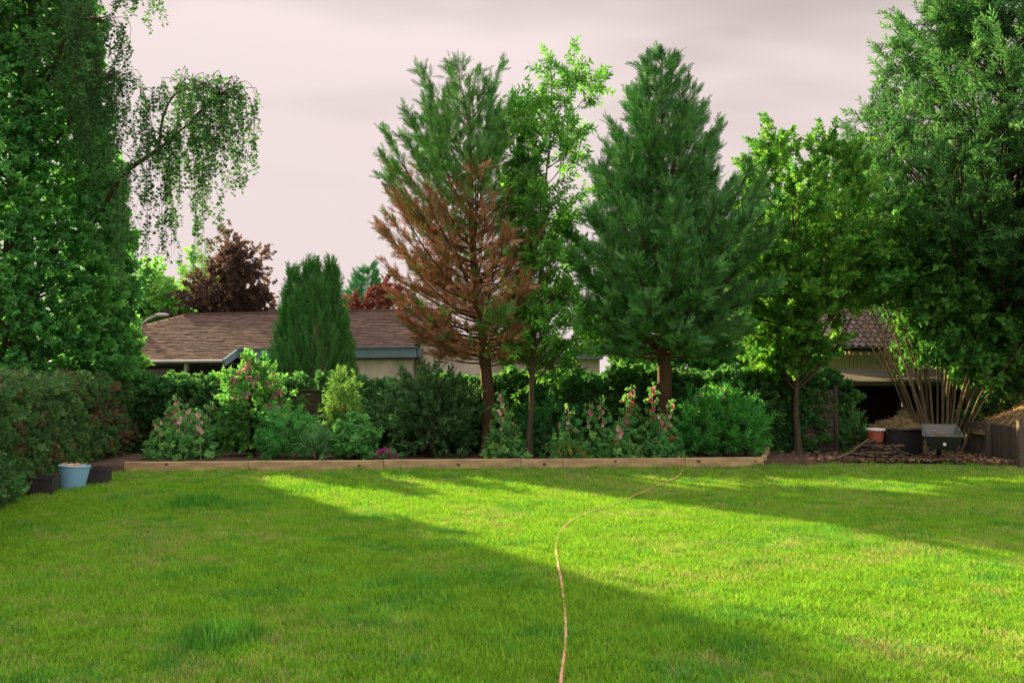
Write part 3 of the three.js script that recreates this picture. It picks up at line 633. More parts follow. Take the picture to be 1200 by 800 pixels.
growTree({ name: 'copper_tree', label: 'purple brown layered tree rising above the bungalow roof', pos: [-13.3, 0, -38], seed: 403, h: 9.1, r: 0.2, y0: 2.5, limbs: 85, twigs: 7, twigLen: 0.7, per: 2, rise: 0.4, Rmax: 2.6, bark: M.barkDark, leafGeo: geoBroad, mat: M.leaf, scale: 1.5, up: 0.15, twigShown: 0.5,
  R: prof([[2.5, 2.2], [5.2, 2.6], [6.4, 2.1], [7, 1.6], [8.2, 1.0], [9.1, 0.25]]), color: (R, p, t) => tint(R, [0.035, 0.021, 0.021], [0.06, 0.042, 0.034], R()) });
growTree({ name: 'copper_tree', label: 'low purple brown shrub like tree at the left of the layered copper tree', pos: [-14.6, 0, -39.8], seed: 404, h: 6.6, r: 0.16, y0: 2, limbs: 60, twigs: 7, twigLen: 0.7, per: 2, rise: 0.5, Rmax: 1.9, bark: M.barkDark, leafGeo: geoBroad, mat: M.leaf, scale: 1.5, twigShown: 0.5,
  R: prof([[2, 1.6], [4.5, 1.9], [5.8, 1.4], [6.6, 0.4]]), color: (R, p, t) => tint(R, [0.036, 0.022, 0.02], [0.06, 0.04, 0.03], R()) });
growConifer({ name: 'distant_conifer', label: 'small distant conifer peeping over the bungalow ridge', pos: [-8.4, 0, -46], seed: 405, h: 8.6, r: 0.15, y0: 3, n: 90, bark: M.barkDark, lift0: 0.1, lift1: 0.7, dens: 6, bare: 0.2, tip: 0.2, scale: 1.0, leafGeo: geoFrond, R: prof([[3, 1.7], [6, 1.3], [8, 0.5], [8.6, 0.1]]), color: (R, p, b) => tint(R, [0.04, 0.13, 0.06], [0.07, 0.17, 0.07], R()) });
growTree({ name: 'red_leaved_tree', label: 'small red leaved tree showing above the bungalow ridge', pos: [-6.6, 0, -40], seed: 406, h: 6.6, r: 0.12, y0: 2.5, limbs: 45, twigs: 7, twigLen: 0.6, per: 2, Rmax: 1.7, bark: M.barkDark, leafGeo: geoBroad, mat: M.leaf, scale: 1.4, twigShown: 0.4,
  R: prof([[2.5, 1.2], [4.5, 1.7], [5.8, 1.4], [6.6, 0.5]]), color: (R, p, t) => tint(R, [0.045, 0.012, 0.014], [0.065, 0.022, 0.02], R()) });
growTree({ name: 'background_tree', label: 'bright leafy tree beyond the pantiled garage between maple and hazel', pos: [10.6, 0, -28], seed: 407, h: 8.0, r: 0.2, y0: 2, limbs: 110, twigs: 7, twigLen: 0.8, per: 3, Rmax: 2.7, bark: M.barkDark, leafGeo: geoBroad2, mat: M.leaf, scale: 1.5, twigShown: 0.3,
  R: prof([[2, 1.8], [4, 2.6], [5.6, 2.6], [7, 1.7], [8, 0.6]]), color: (R, p, t) => tint(R, [0.045, 0.11, 0.03], [0.09, 0.16, 0.035], R()) });
{ // street lamp beyond the house
  const root = thing('street_lamp', 'grey street lamp arching up beyond the bungalow roof', 'street lamp', [-16.65, 0, -35.3]); root.scale.setScalar(0.92);
  const m = new MB(); m.tube([V(0, 0, 0), V(0, 3.6, 0), V(0, 4.2, 0), V(0.2, 4.7, 0), V(0.6, 4.98, 0), V(0.95, 5.08, 0)], 0.07, 0.05, 8); part('pole', m.geo(true), M.gutter, root);
  const h = new THREE.SphereGeometry(0.5, 12, 8); h.scale(0.75, 0.2, 0.28); h.translate(1.15, 5.12, 0); part('lamp_head', h, M.gutter, root);
}

// ---------------------------------------------------------------- timber edging of the bed
{
  const root = thing('timber_edging', 'long low edging of pale pine sleepers along the flower bed', 'edging', [0, 0, 0]);
  const A = V(-7.32, 0, -15.15), B = V(5.06, 0, -16.15), cuts = [0, 0.185, 0.39, 0.605, 0.672, 0.87, 1], R = rng(51);
  const ang = -Math.atan2(B.z - A.z, B.x - A.x), L = A.distanceTo(B);
  for (let k = 0; k + 1 < cuts.length; k++) {
    const l = (cuts[k + 1] - cuts[k]) * L - 0.006, c = A.clone().lerp(B, (cuts[k] + cuts[k + 1]) / 2);
    const g = board(l, 0.185, 0.1, 0.008); g.translate(R(), 0, 0); g.translate(-g.boundingBox?.min.x || 0, 0, 0); g.computeBoundingBox(); g.translate(-(g.boundingBox.min.x + g.boundingBox.max.x) / 2, 0, 0);
    const p = part('sleeper', g, M.pine, root, [c.x, 0.085 + (R() - 0.5) * 0.01, c.z + (R() - 0.5) * 0.012], [(R() - 0.5) * 0.05, ang, (R() - 0.5) * 0.007]);
    const nk = 1 + Math.floor(R() * 3);
    for (let j = 0; j < nk; j++) { const kg = new THREE.SphereGeometry(0.022 + R() * 0.014, 8, 6); kg.scale(1.3, 0.9, 0.12); part('knot', kg, M.knot, p, [(R() - 0.5) * l * 0.9, (R() - 0.5) * 0.11, 0.05]); }
  }
  const C = V(6.15, 0, -19.2), a2 = -Math.atan2(C.z - B.z, C.x - B.x), l2 = B.distanceTo(C);
  part('sleeper', board(l2 - 0.12, 0.185, 0.1, 0.008), M.pine, root, [(B.x + C.x) / 2 + 0.03, 0.1, (B.z + C.z) / 2 - 0.06], [0, a2, 0.01]);
}

// ---------------------------------------------------------------- bed plants
function flowerGeo(seed, n, r, cup, col, eye) {
  const R = rng(seed), m = new MB();
  for (let i = 0; i < n; i++) {
    const a = i / n * 6.283 + R() * 0.2, w = 6.283 / n * 0.62, k = 0.85 + R() * 0.3, c = col.map((x) => x * k);
    const o = m.v(0, 0, 0, eye), l = m.v(Math.cos(a - w) * r * 0.8, Math.sin(a - w) * r * 0.8, cup * r * 0.7, c), t = m.v(Math.cos(a) * r * (0.95 + R() * 0.15), Math.sin(a) * r, cup * r, c), q = m.v(Math.cos(a + w) * r * 0.8, Math.sin(a + w) * r * 0.8, cup * r * 0.7, c);
    m.tri(o, l, t); m.tri(o, t, q);
  }
  return m.geo();
}
function headGeo(seed, n, r, col) {                      // rounded head of many small petals
  const R = rng(seed), m = new MB();
  for (let i = 0; i < n; i++) {
    const d = V(R() - 0.5, R() - 0.35, R() - 0.5).normalize(), k = 0.75 + R() * 0.5, s = V(R() - 0.5, R() - 0.5, R() - 0.5).cross(d).normalize();
    m.leaf(d.clone().multiplyScalar(r * 0.45), d.clone().addScaledVector(s, (R() - 0.5) * 0.8).normalize(), s, r * 0.6, r * 0.42, col.map((x) => x * k), 0.2);
  }
  return m.geo();
}
const FL = {
  pink: flowerGeo(1, 6, 0.052, 0.35, [0.8, 0.3, 0.38], [0.6, 0.2, 0.16]), pale: flowerGeo(2, 6, 0.048, 0.35, [0.85, 0.58, 0.56], [0.7, 0.45, 0.3]), rose: flowerGeo(3, 6, 0.055, 0.4, [0.75, 0.2, 0.24], [0.4, 0.08, 0.08]),
  dusty: headGeo(4, 30, 0.085, [0.64, 0.36, 0.4]), white: headGeo(5, 26, 0.07, [0.75, 0.68, 0.55]), red: headGeo(6, 26, 0.065, [0.55, 0.07, 0.05]), magenta: headGeo(7, 26, 0.06, [0.5, 0.05, 0.32]), yellow: headGeo(8, 24, 0.045, [0.7, 0.45, 0.05]), orange: headGeo(9, 28, 0.07, [0.65, 0.12, 0.04]),
};
const geoMallow = spray(25, 7, 0.16, 0.13, 0.13, { open: 1.25, jit: 0.4, curl: 0.15 });
const geoPhlox = spray(26, 16, 0.3, 0.11, 0.024, { open: 0.9, jit: 0.3 });
const geoLaurel = spray(27, 12, 0.26, 0.1, 0.042, { open: 0.8, jit: 0.5, curl: 0.25 });
function hollyhock(x, z, h, kinds, nf, seed, label) {
  const R = rng(seed), root = thing('hollyhock', label, 'flower', [x, 0.09, z], 0, 'hollyhocks in the flower bed');
  const ns = 1 + Math.floor(R() * 2.2), sm = new MB(), list = [];
  for (let s = 0; s < ns; s++) {
    const H = h * (s ? 0.6 + R() * 0.3 : 1), a = R() * 6.28, lx = (R() - 0.5) * 0.22 + (s ? (R() - 0.5) * 0.4 : 0), lz = (R() - 0.5) * 0.25;
    const path = bez(V((R() - 0.5) * 0.1, -0.05, (R() - 0.5) * 0.1), V(lx * 0.3, H * 0.5, lz * 0.3), V(lx, H, lz), 6, R, 0.015);
    sm.tube(path, 0.012, 0.005, 5, [0.5, 0.75, 0.35]);
    const n = Math.round(24 * H);
    for (let i = 0; i < n; i++) {
      const t = Math.pow((i + R()) / n, 1.25) * 0.96, p = onPath(path, t), q = a + i * 2.4, len = lerp(0.24, 0.03, t) * (0.6 + 0.7 * R());
      p.add(V(Math.cos(q) * len, 0.02, Math.sin(q) * len));
      list.push([along(p, V(Math.cos(q) * 0.8, 0.5 + (R() - 0.5) * 0.5, Math.sin(q) * 0.8).normalize(), R() * 6.28, lerp(1.0, 0.32, t) * (0.7 + R() * 0.6)), tint(R, [0.06, 0.15, 0.055], [0.13, 0.2, 0.06], R())]);
    }
    const f = s ? Math.round(nf * 0.5) : nf;
    for (let i = 0; i < f; i++) {
      const t = 0.52 + 0.42 * (i + R() * 0.8) / Math.max(1, f), p = onPath(path, t), q = Math.PI * 0.5 + (R() - 0.5) * 3.4, k = kinds[Math.floor(R() * kinds.length)];
      const m = part('flower', FL[k], M.petal, root); const mx = facing(p.clone().add(V(Math.cos(q) * 0.045, 0, Math.sin(q) * 0.045)), V(Math.cos(q), 0.15, Math.sin(q)), R() * 6, 0.8 + R() * 0.5);
      mx.decompose(m.position, m.quaternion, m.scale);
    }
  }
  part('stem', sm.geo(true), M.leaf, root);
  copies('leaves', geoMallow, M.leaf, list, root);
}
function bush(o) {
  const R = rng(o.seed), root = thing(o.name, o.label, o.category || 'shrub', o.pos, 0, o.group), list = [], sm = new MB();
  const [rx, h, rz] = o.size;
  for (let i = 0; i < (o.stems ?? 14); i++) {
    const a = R() * 6.28, r = Math.sqrt(R()) * 0.85, y = h * (0.55 + 0.4 * R());
    sm.tube(bez(V((R() - 0.5) * 0.2 * rx, -0.05, (R() - 0.5) * 0.2 * rz), V(Math.cos(a) * r * rx * 0.3, y * 0.6, Math.sin(a) * r * rz * 0.3), V(Math.cos(a) * r * rx, y, Math.sin(a) * r * rz), 4, R, 0.03), 0.014, 0.005, 4, [0.6, 0.6, 0.4]);
  }
  for (let i = 0; i < o.n; i++) {
    const a = R() * 6.28, cy = 2 * R() - 1, stray = R() < 0.07 ? 1.18 : 1, k = (1 + 0.55 * noise(Math.cos(a) * 1.9, cy * 2.4, Math.sin(a) * 1.9 + o.seed)) * stray, d = (1 - 0.55 * Math.pow(R(), 1.6)) * k;
    const w = Math.sqrt(1 - cy * cy), base = o.upright ? (cy > 0 ? w : lerp(1, 0.75, -cy)) : Math.max(w, cy < 0 ? 0.75 : 0);
    const p = V(Math.cos(a) * base * d * rx, h * (0.5 + 0.5 * cy * Math.min(1.1, d)), Math.sin(a) * base * d * rz);
    const dd = V(Math.cos(a) * w, cy * 0.5 + (o.rise ?? 0.3), Math.sin(a) * w).add(V(R() - 0.5, R() - 0.5, R() - 0.5)).normalize();
    list.push([along(p, dd, R() * 6.28, (o.scale || 1) * (0.7 + R() * 0.6)), o.color(R, p)]);
  }
  part('stems', sm.geo(true), M.twig, root);
  copies('leaves', o.geo, o.mat || M.leaf, list, root);
  for (const [kind, n, y0, y1, name] of o.flowers || []) for (let i = 0; i < n; i++) {
    const a = -0.3 + R() * 3.7, y = lerp(y0, y1, R()), cy = clamp(y / h * 2 - 1, -1, 1), w = Math.max(0.25, Math.sqrt(1 - cy * cy)) * (0.75 + 0.3 * R());
    part(name || 'flower', FL[kind], M.petal, root, [Math.cos(a) * rx * w, y, Math.sin(a) * rz * w], [R() * 0.8, R() * 6, R() * 0.8]).scale.setScalar(0.75 + R() * 0.5);
  }
  return root;
}
const PX = (px, d) => (px - 600) / 933 * d; // metres to the side of a sight line at a given depth
[[190, 16.6, 0.85], [201, 17.0, 1.35], [212, 16.5, 1.0], [224, 16.9, 1.15], [236, 16.6, 1.05], [246, 17.1, 1.2]].forEach(([px, d, h], i) =>
  hollyhock(PX(px, d), -d, h, i === 1 ? ['pink', 'pale'] : ['pale'], i === 1 ? 9 : 7, 600 + i, i === 1 ? 'tallest pink hollyhock beside the dusty pink rose shrub' : 'short hollyhock with pale pink flowers beside the dusty pink rose shrub'));
bush({ name: 'rose_shrub', label: 'tall rose shrub with dusty pink flower heads against the fence', seed: 610, pos: [-5.6, 0.1, -17.3], size: [0.62, 2.0, 0.45], n: 520, geo: geoBroad, scale: 0.72, stems: 22, upright: true, color: (R, p) => tint(R, [0.06, 0.15, 0.045], [0.13, 0.22, 0.05], R()), flowers: [['dusty', 38, 0.9, 2.15], ['pale', 16, 0.7, 1.9], ['white', 1, 1.0, 1.1], ['red', 3, 0.75, 1.1]] });
bush({ name: 'elder_shrub', label: 'leafy shrub between the ivy clad birch and the bungalow roof', seed: 609, pos: [-9.75, 0, -19.6], size: [0.6, 2.95, 0.6], n: 420, geo: geoBroad, scale: 0.9, stems: 18, upright: true, color: (R, p) => tint(R, [0.06, 0.14, 0.035], [0.12, 0.19, 0.04], R()) });
bush({ name: 'daisy_mound', label: 'rounded green mound with a few yellow flowers', category: 'plant', seed: 611, pos: [-4.65, 0.1, -16.6], size: [0.44, 0.95, 0.4], n: 420, geo: geoPhlox, scale: 0.7, color: (R, p) => tint(R, [0.05, 0.17, 0.05], [0.09, 0.22, 0.06], R()), flowers: [['yellow', 5, 0.6, 0.9]] });
bush({ name: 'lime_plant', label: 'tall lime green spire plant in front of the bare fence slats', category: 'plant', seed: 612, pos: [-3.55, 0.1, -16.8], size: [0.26, 1.7, 0.24], n: 330, geo: geoPhlox, scale: 0.75, upright: true, rise: 0.9, color: (R, p) => tint(R, [0.07, 0.13, 0.035], [0.12, 0.17, 0.045], R()), flowers: [['red', 2, 1.0, 1.15]] });
bush({ name: 'low_plant', label: 'leafy plant with orange yellow leaves at the foot of the lime spire', category: 'plant', seed: 613, pos: [-3.2, 0.1, -16.4], size: [0.38, 0.85, 0.3], n: 240, geo: geoMallow, scale: 0.75, color: (R, p) => tint(R, [0.06, 0.16, 0.05], [0.1, 0.2, 0.06], R()), flowers: [['yellow', 6, 0.15, 0.45]] });
bush({ name: 'evergreen_shrub', label: 'large dark evergreen shrub left of the browning conifer trunk', seed: 614, pos: [-1.75, 0.1, -17.2], size: [0.85, 1.75, 0.7], n: 700, geo: geoLaurel, scale: 1.0, stems: 26, color: (R, p) => tint(R, [0.032, 0.075, 0.03], [0.08, 0.12, 0.05], R()) });
bush({ name: 'evergreen_shrub', label: 'dark round shrub between the lime spire and the large evergreen', seed: 615, pos: [-2.75, 0.1, -17.6], size: [0.5, 1.2, 0.45], n: 380, geo: geoLaurel, scale: 0.9, color: (R, p) => tint(R, [0.032, 0.08, 0.03], [0.065, 0.115, 0.04], R()) });
bush({ name: 'magenta_flower', label: 'small magenta flower clump just behind the timber edging', category: 'flower', seed: 616, pos: [-2.5, 0.1, -15.95], size: [0.24, 0.22, 0.16], n: 60, geo: geoPhlox, scale: 0.4, stems: 6, color: (R) => tint(R, [0.06, 0.14, 0.05], [0.09, 0.18, 0.06], R()), flowers: [['magenta', 10, 0.12, 0.24]] });
hollyhock(PX(588, 16.7), -16.7, 1.45, ['pale', 'pale', 'pink'], 7, 620, 'lone hollyhock with peachy flowers beside the browning conifer trunk');
hollyhock(PX(600, 16.9), -16.9, 0.9, ['pale'], 2, 621, 'low leafy hollyhock beside the ash trunk');
[[668, 16.6, 1.15], [690, 16.8, 1.2], [709, 16.7, 1.3], [724, 16.4, 0.85], [739, 16.8, 1.55], [760, 16.8, 1.6], [781, 16.7, 1.25], [770, 16.5, 0.95], [655, 16.7, 0.8]].forEach(([px, d, h], i) =>
  hollyhock(PX(px, d), -d, h, h > 1.5 ? ['pink', 'rose', 'pink'] : ['pink', 'pale'], h > 1.5 ? 11 : 6, 630 + i, h > 1.5 ? 'tall hollyhock with a rosy pink flower spike before the green conifer trunk' : 'medium hollyhock with few pink flowers in front of the dark hedge'));
bush({ name: 'low_plant', label: 'low clump with small yellow flowers near the ash trunk', category: 'plant', seed: 650, pos: [1.15, 0.1, -16.2], size: [0.32, 0.32, 0.2], n: 110, geo: geoPhlox, scale: 0.5, stems: 8, color: (R) => tint(R, [0.06, 0.14, 0.05], [0.1, 0.18, 0.05], R()), flowers: [['yellow', 9, 0.12, 0.32]] });
bush({ name: 'dahlia', label: 'orange red dahlia among the hollyhock leaves', category: 'flower', seed: 651, pos: [3.15, 0.1, -16.35], size: [0.24, 0.5, 0.2], n: 90, geo: geoMallow, scale: 0.6, stems: 6, color: (R) => tint(R, [0.05, 0.14, 0.05], [0.09, 0.18, 0.06], R()), flowers: [['orange', 4, 0.3, 0.52]] });
[[818, 17.0, 1.42, 0.42], [848, 17.1, 1.4, 0.45], [873, 16.9, 1.25, 0.42]].forEach(([px, d, h, r], i) => bush({ name: 'phlox_clump', label: ['bushy green phlox clump next to the green conifer trunk', 'bushy green phlox clump in the middle of three', 'bushy green phlox clump at the corner of the timber edging'][i], category: 'plant', seed: 660 + i, pos: [PX(px, d), 0.1, -d], size: [r * 0.75, h * (i === 1 ? 1.0 : 0.88), 0.36], n: 240, geo: geoPhlox, scale: 0.9, upright: true, rise: 0.8, color: (R) => tint(R, [0.05, 0.17, 0.045], [0.1, 0.24, 0.05], R()), flowers: i < 2 ? [['white', 3, 1.2, 1.45]] : [] }));
bush({ name: 'low_plant', label: 'soft green leafy plant between the ash trunk and the hollyhocks', category: 'plant', seed: 664, pos: [0.75, 0.1, -17.4], size: [0.5, 1.1, 0.4], n: 260, geo: geoPhlox, scale: 0.85, upright: true, color: (R) => tint(R, [0.04, 0.12, 0.045], [0.07, 0.16, 0.055], R()) });
bush({ name: 'low_plant', label: 'low grassy plant between the daisy mound and the lime spire', category: 'plant', seed: 665, pos: [-3.95, 0.1, -16.3], size: [0.22, 0.5, 0.2], n: 90, geo: geoPhlox, scale: 0.8, rise: 1, color: (R) => tint(R, [0.08, 0.16, 0.07], [0.12, 0.2, 0.09], R()) });
bush({ name: 'low_plant', label: 'tall leafy weed standing alone before the dark lean-to', category: 'plant', seed: 666, pos: [8.05, 0.0, -18.6], size: [0.2, 0.9, 0.2], n: 80, geo: geoPhlox, scale: 0.75, upright: true, rise: 0.8, color: (R) => tint(R, [0.06, 0.14, 0.05], [0.12, 0.2, 0.07], R()) });
bush({ name: 'low_plant', label: 'leafy weeds at the hedge foot beside the grey crate', category: 'plant', seed: 667, pos: [-7.15, 0.0, -11.0], size: [0.3, 0.55, 0.3], n: 110, geo: geoBroad, scale: 0.55, color: (R) => tint(R, [0.05, 0.13, 0.045], [0.12, 0.18, 0.06], R()) });

// ---------------------------------------------------------------- clutter on the right
function lathe(pts, seg = 20) { return new THREE.LatheGeometry(pts.map(([r, y]) => new THREE.Vector2(r, y)), seg); }
function strawBit() { const m = new MB(); m.leaf(V(0, -0.5, 0), V(0, 1, 0), V(1, 0, 0), 1, 0.05, 1, 0.06); return m.geo(); }
const geoStraw = strawBit();
function heap(root, name, cx, cz, rx, rz, y0, h, seed, n, a, b) {
  const R = rng(seed), H = (x, z) => { const d = Math.hypot(x / rx, z / rz); return y0 + h * Math.max(0, 1 - d * d) * (1 + 0.35 * noise(x * 2.2 + seed, z * 2.2)); };
  const g = new THREE.CircleGeometry(1, 40, 0, 6.2832), m = new MB(), K = 14, S = 28;
  for (let k = 0; k <= K; k++) for (let s = 0; s <= S; s++) { const q = s / S * 6.2832, f = k / K, x = Math.cos(q) * rx * f, z = Math.sin(q) * rz * f; m.v(cx + x, k === K ? y0 - 0.03 : H(x, z) + 0.02 * fbm(x * 9, z * 9, seed, 3), cz + z, 1, x, z); }
  for (let k = 0; k < K; k++) for (let s = 0; s < S; s++) { const i = k * (S + 1) + s; m.quad(i, i + 1, i + S + 2, i + S + 1); }
  const body = part(name, m.geo(true), M.straw, root), list = [];
  for (let i = 0; i < n; i++) {
    const q = R() * 6.283, f = Math.sqrt(R()) * 0.98, x = Math.cos(q) * rx * f, z = Math.sin(q) * rz * f, s = 0.1 + R() * 0.22;
    list.push([along(V(cx + x, H(x, z) + 0.015 + R() * 0.03, cz + z), V(R() - 0.5, (R() - 0.45) * 0.5, R() - 0.5).normalize(), R() * 6.28, V(s * 1.6, s, s)), tint(R, a, b, R(), 0.3, 1)]);
  }
  copies('stalks', geoStraw, M.strawBits, list, body);
}
{ // compost bay
  const root = thing('compost_bay', 'grey boarded compost bay heaped with dry garden cuttings', 'compost bin', [0, 0, 0]);
  const P = [V(10.75, 0, -19.1), V(10.5, 0, -17.5), V(10.22, 0, -16.0), V(12.6, 0, -15.9)], R = rng(71);
  const bg = [bx(0.105, 0.74, 0.022), bx(0.105, 0.71, 0.022), bx(0.105, 0.76, 0.022)];
  for (let k = 0; k < 3; k++) {
    const a = P[k], b = P[k + 1], L = a.distanceTo(b), n = Math.round(L / 0.118), ang = -Math.atan2(b.z - a.z, b.x - a.x);
    for (let i = 0; i < n; i++) { const c = a.clone().lerp(b, (i + 0.5) / n); part('bay_board', bg[i % 3], R() < 0.5 ? M.weathered : M.weatheredB, root, [c.x + (R() - 0.5) * 0.012, 0.4, c.z], [0, ang, (R() - 0.5) * 0.03]); }
    const c = a.clone().lerp(b, 0.5); part('rail', bx(L, 0.05, 0.035), M.weathered, root, [c.x + (k < 2 ? 0.032 : 0), 0.755, c.z - (k < 2 ? 0 : 0.035)], [0, ang, 0]);
  }
  for (const [x, z, h] of [[10.68, -19.1, 0.85], [10.42, -17.5, 0.86], [10.12, -15.92, 0.98], [12.6, -15.85, 0.9]]) part('bay_post', bx(0.09, h, 0.09, 0, h / 2, 0), M.weathered, root, [x, 0, z]);
  heap(root, 'cuttings', 11.9, -17.7, 1.45, 1.7, 0.55, 0.62, 72, 1900, [0.26, 0.17, 0.08], [0.4, 0.28, 0.13]);
}
{ // black tub with clippings
  const root = thing('black_compost_tub', 'wide black tub heaped with dry lawn clippings behind the wheelbarrow', 'tub', [8.75, 0, -18.2]);
  part('tub_wall', lathe([[0.5, 0], [0.52, 0.02], [0.58, 0.62], [0.61, 0.62], [0.61, 0.66], [0.56, 0.66], [0.54, 0.4], [0, 0.38]]), M.black, root);
  heap(root, 'clippings', 0, 0, 0.57, 0.57, 0.6, 0.22, 73, 500, [0.2, 0.16, 0.07], [0.32, 0.25, 0.12]);
}
{ // second heap behind
  const root = thing('cuttings_heap', 'rounded heap of dull straw cuttings at the foot of the hazel', 'heap', [9.5, 0, -19.0]);
  heap(root, 'heap_body', 0, 0, 0.95, 0.75, 0.0, 0.95, 74, 700, [0.14, 0.13, 0.06], [0.24, 0.2, 0.1]);
}
{ // wheelbarrow seen from the handle side
  const root = thing('wheelbarrow', 'dark green wheelbarrow with grey tray and pale legs by the compost bay', 'wheelbarrow', [9.05, 0.0, -16.85], -0.42);
  const tray = (s, y0, y1, inside) => { // open frustum; s shrinks the inner skin
    const m = new MB(), b = [[-0.24, 0.22], [0.24, 0.22], [0.19, -0.3], [-0.19, -0.3]], t = [[-0.37, 0.4], [0.37, 0.4], [0.33, -0.55], [-0.33, -0.55]];
    const V4 = (q, y) => q.map(([x, z], k) => m.v(x * s, y + (k > 1 && y > 0.5 ? 0.08 : 0), z * s, 1, x, z));
    for (let k = 0; k < 4; k++) { const p = [b[k], b[(k + 1) % 4], t[(k + 1) % 4], t[k]]; const q = p.map(([x, z], j) => m.v(x * s, (j < 2 ? y0 : y1 + (z < -0.4 ? 0.2 : 0)), z * s, 1, x + z, j)); m.quad(...q); }
    const q = V4(b, y0); m.quad(...q); return m.geo();
  };
  part('tray', tray(1, 0.28, 0.57), M.barrow, root);
  part('tray_lining', tray(0.975, 0.295, 0.568), M.barrowIn, root);
  const rim = new MB(); rim.tube([V(-0.37, 0.575, 0.4), V(0.37, 0.575, 0.4), V(0.33, 0.775, -0.55), V(-0.33, 0.775, -0.55), V(-0.37, 0.575, 0.4)], 0.013, 0.013, 6); part('rim', rim.geo(true), M.barrowIn, root);
  heap(root, 'load', 0, -0.06, 0.27, 0.33, 0.42, 0.14, 75, 160, [0.2, 0.16, 0.08], [0.34, 0.27, 0.14]);
  for (const s of [-1, 1]) {
    const h = new MB(); h.tube([V(s * 0.09, 0.17, -0.75), V(s * 0.2, 0.26, -0.2), V(s * 0.26, 0.27, 0.2), V(s * 0.29, 0.38, 0.55), V(s * 0.3, 0.42, 0.78)], 0.016, 0.016, 7); part('handle', h.geo(true), M.metal, root);
    const g = new MB(); g.tube([V(s * 0.296, 0.405, 0.68), V(s * 0.301, 0.424, 0.8)], 0.021, 0.021, 8); part('grip', g.geo(true), M.rubber, root);
    const l = new MB(); l.tube([V(s * 0.23, 0.28, 0.1), V(s * 0.25, 0.03, 0.24), V(s * 0.27, 0.0, 0.3)], 0.021, 0.021, 6); part('leg', l.geo(true), M.weathered, root);
  }
  const wl = part('wheel', new THREE.TorusGeometry(0.15, 0.042, 8, 22).rotateY(Math.PI / 2).translate(0, 0.19, -0.75), M.rubber, root);
  part('hub', new THREE.CylinderGeometry(0.115, 0.115, 0.03, 16).rotateZ(Math.PI / 2).translate(0, 0.19, -0.75), M.metal, wl);
  part('label_plate', bx(0.055, 0.1, 0.006), M.white, root, [0.03, 0.42, 0.32], [-0.56, 0, 0]);
}
{ // red bucket
  const root = thing('red_bucket', 'red plastic bucket with pale rim standing on the stick pile', 'bucket', [8.05, 0.37, -17.7]);
  part('bucket_wall', lathe([[0, 0], [0.14, 0], [0.145, 0.01], [0.18, 0.27], [0.165, 0.27], [0.13, 0.04], [0, 0.035]]), M.bucket, root);
  part('rim', lathe([[0.178, 0.25], [0.205, 0.25], [0.205, 0.3], [0.168, 0.3], [0.166, 0.25]]), M.white, root);
}
{ // stick pile
  const root = thing('stick_pile', 'loose pile of cut sticks and prunings on the bare soil', 'sticks', [7.75, 0.02, -17.25]);
  const R = rng(81), mats = [M.barkHazel, M.twig, M.weathered, M.barkGrey];
  const geos = [0, 1, 2, 3, 4].map((k) => { const m = new MB(); m.tube(bez(V(-0.5, 0, 0), V((R() - 0.5) * 0.3, (R() - 0.5) * 0.12, (R() - 0.5) * 0.12), V(0.5, 0, 0), 4, R, 0.02), 0.022 + 0.012 * R(), 0.014, 6); const e = m.geo(true); return e; });
  for (let i = 0; i < 150; i++) {
    const x = (R() + R() - 1) * 0.95, z = (R() + R() - 1) * 0.6, hmax = 0.36 * Math.max(0, 1 - (x / 1.0) ** 2) * Math.max(0.15, 1 - (z / 0.7) ** 2) * (x > -0.1 ? 1 : 0.45);
    const s = part('stick', geos[i % 5], mats[Math.floor(R() * 4)], root, [x, 0.025 + hmax * R(), z], [(R() - 0.5) * 0.3, R() * 6.28, (R() - 0.5) * 0.55]);
    const L = 0.2 + R() * 0.45; s.scale.set(L, 0.8, 0.8);
  }
  const m = new MB(); m.tube([V(-0.9, 0.05, 0.3), V(-0.5, 0.16, 0.1), V(0.05, 0.42, -0.25)], 0.03, 0.024, 7); part('stick', m.geo(true), M.barkHazel, root);
}
{ // litter on soil
  const R = rng(85), list = [], m = new MB(); m.leaf(V(0, 0, 0), V(0, 0, 1), V(1, 0, 0), 0.06, 0.04, 1, 0.1);
  for (let i = 0; i < 5200; i++) {
    let x, z; if (i < 90) { z = -4 - R() * 11; x = (R() - 0.5) * 1.2 * -z; } else if (R() < 0.75) { x = 5.2 + R() * 6; z = -16.6 - R() * R() * 3.4; if (x > 9.6) z += 0.45; } else { z = -15.4 + R() * 9; x = lerp(-7.9, -5.9, (z + 15.4) / 9.2) - R() * 0.5; }
    const s = (0.5 + R()) * (i < 90 ? 0.45 : 1); list.push([new THREE.Matrix4().compose(V(x, (i < 90 ? 0.03 : 0.05) + 0.05 * R(), z), new THREE.Quaternion().setFromEuler(new THREE.Euler((R() - 0.5) * 1.2, R() * 6.28, (R() - 0.5) * 1.2)), V(s, s, s * (0.6 + R()))), tint(R, [0.2, 0.12, 0.07], [0.34, 0.24, 0.15], R(), 0.4, 1)]);
  }
  const o = copies('leaf_litter', m.geo(), M.strawBits, list, scene); o.userData.label = 'dry brown leaves and bits scattered on the bare soil'; o.userData.category = 'leaf litter';
}

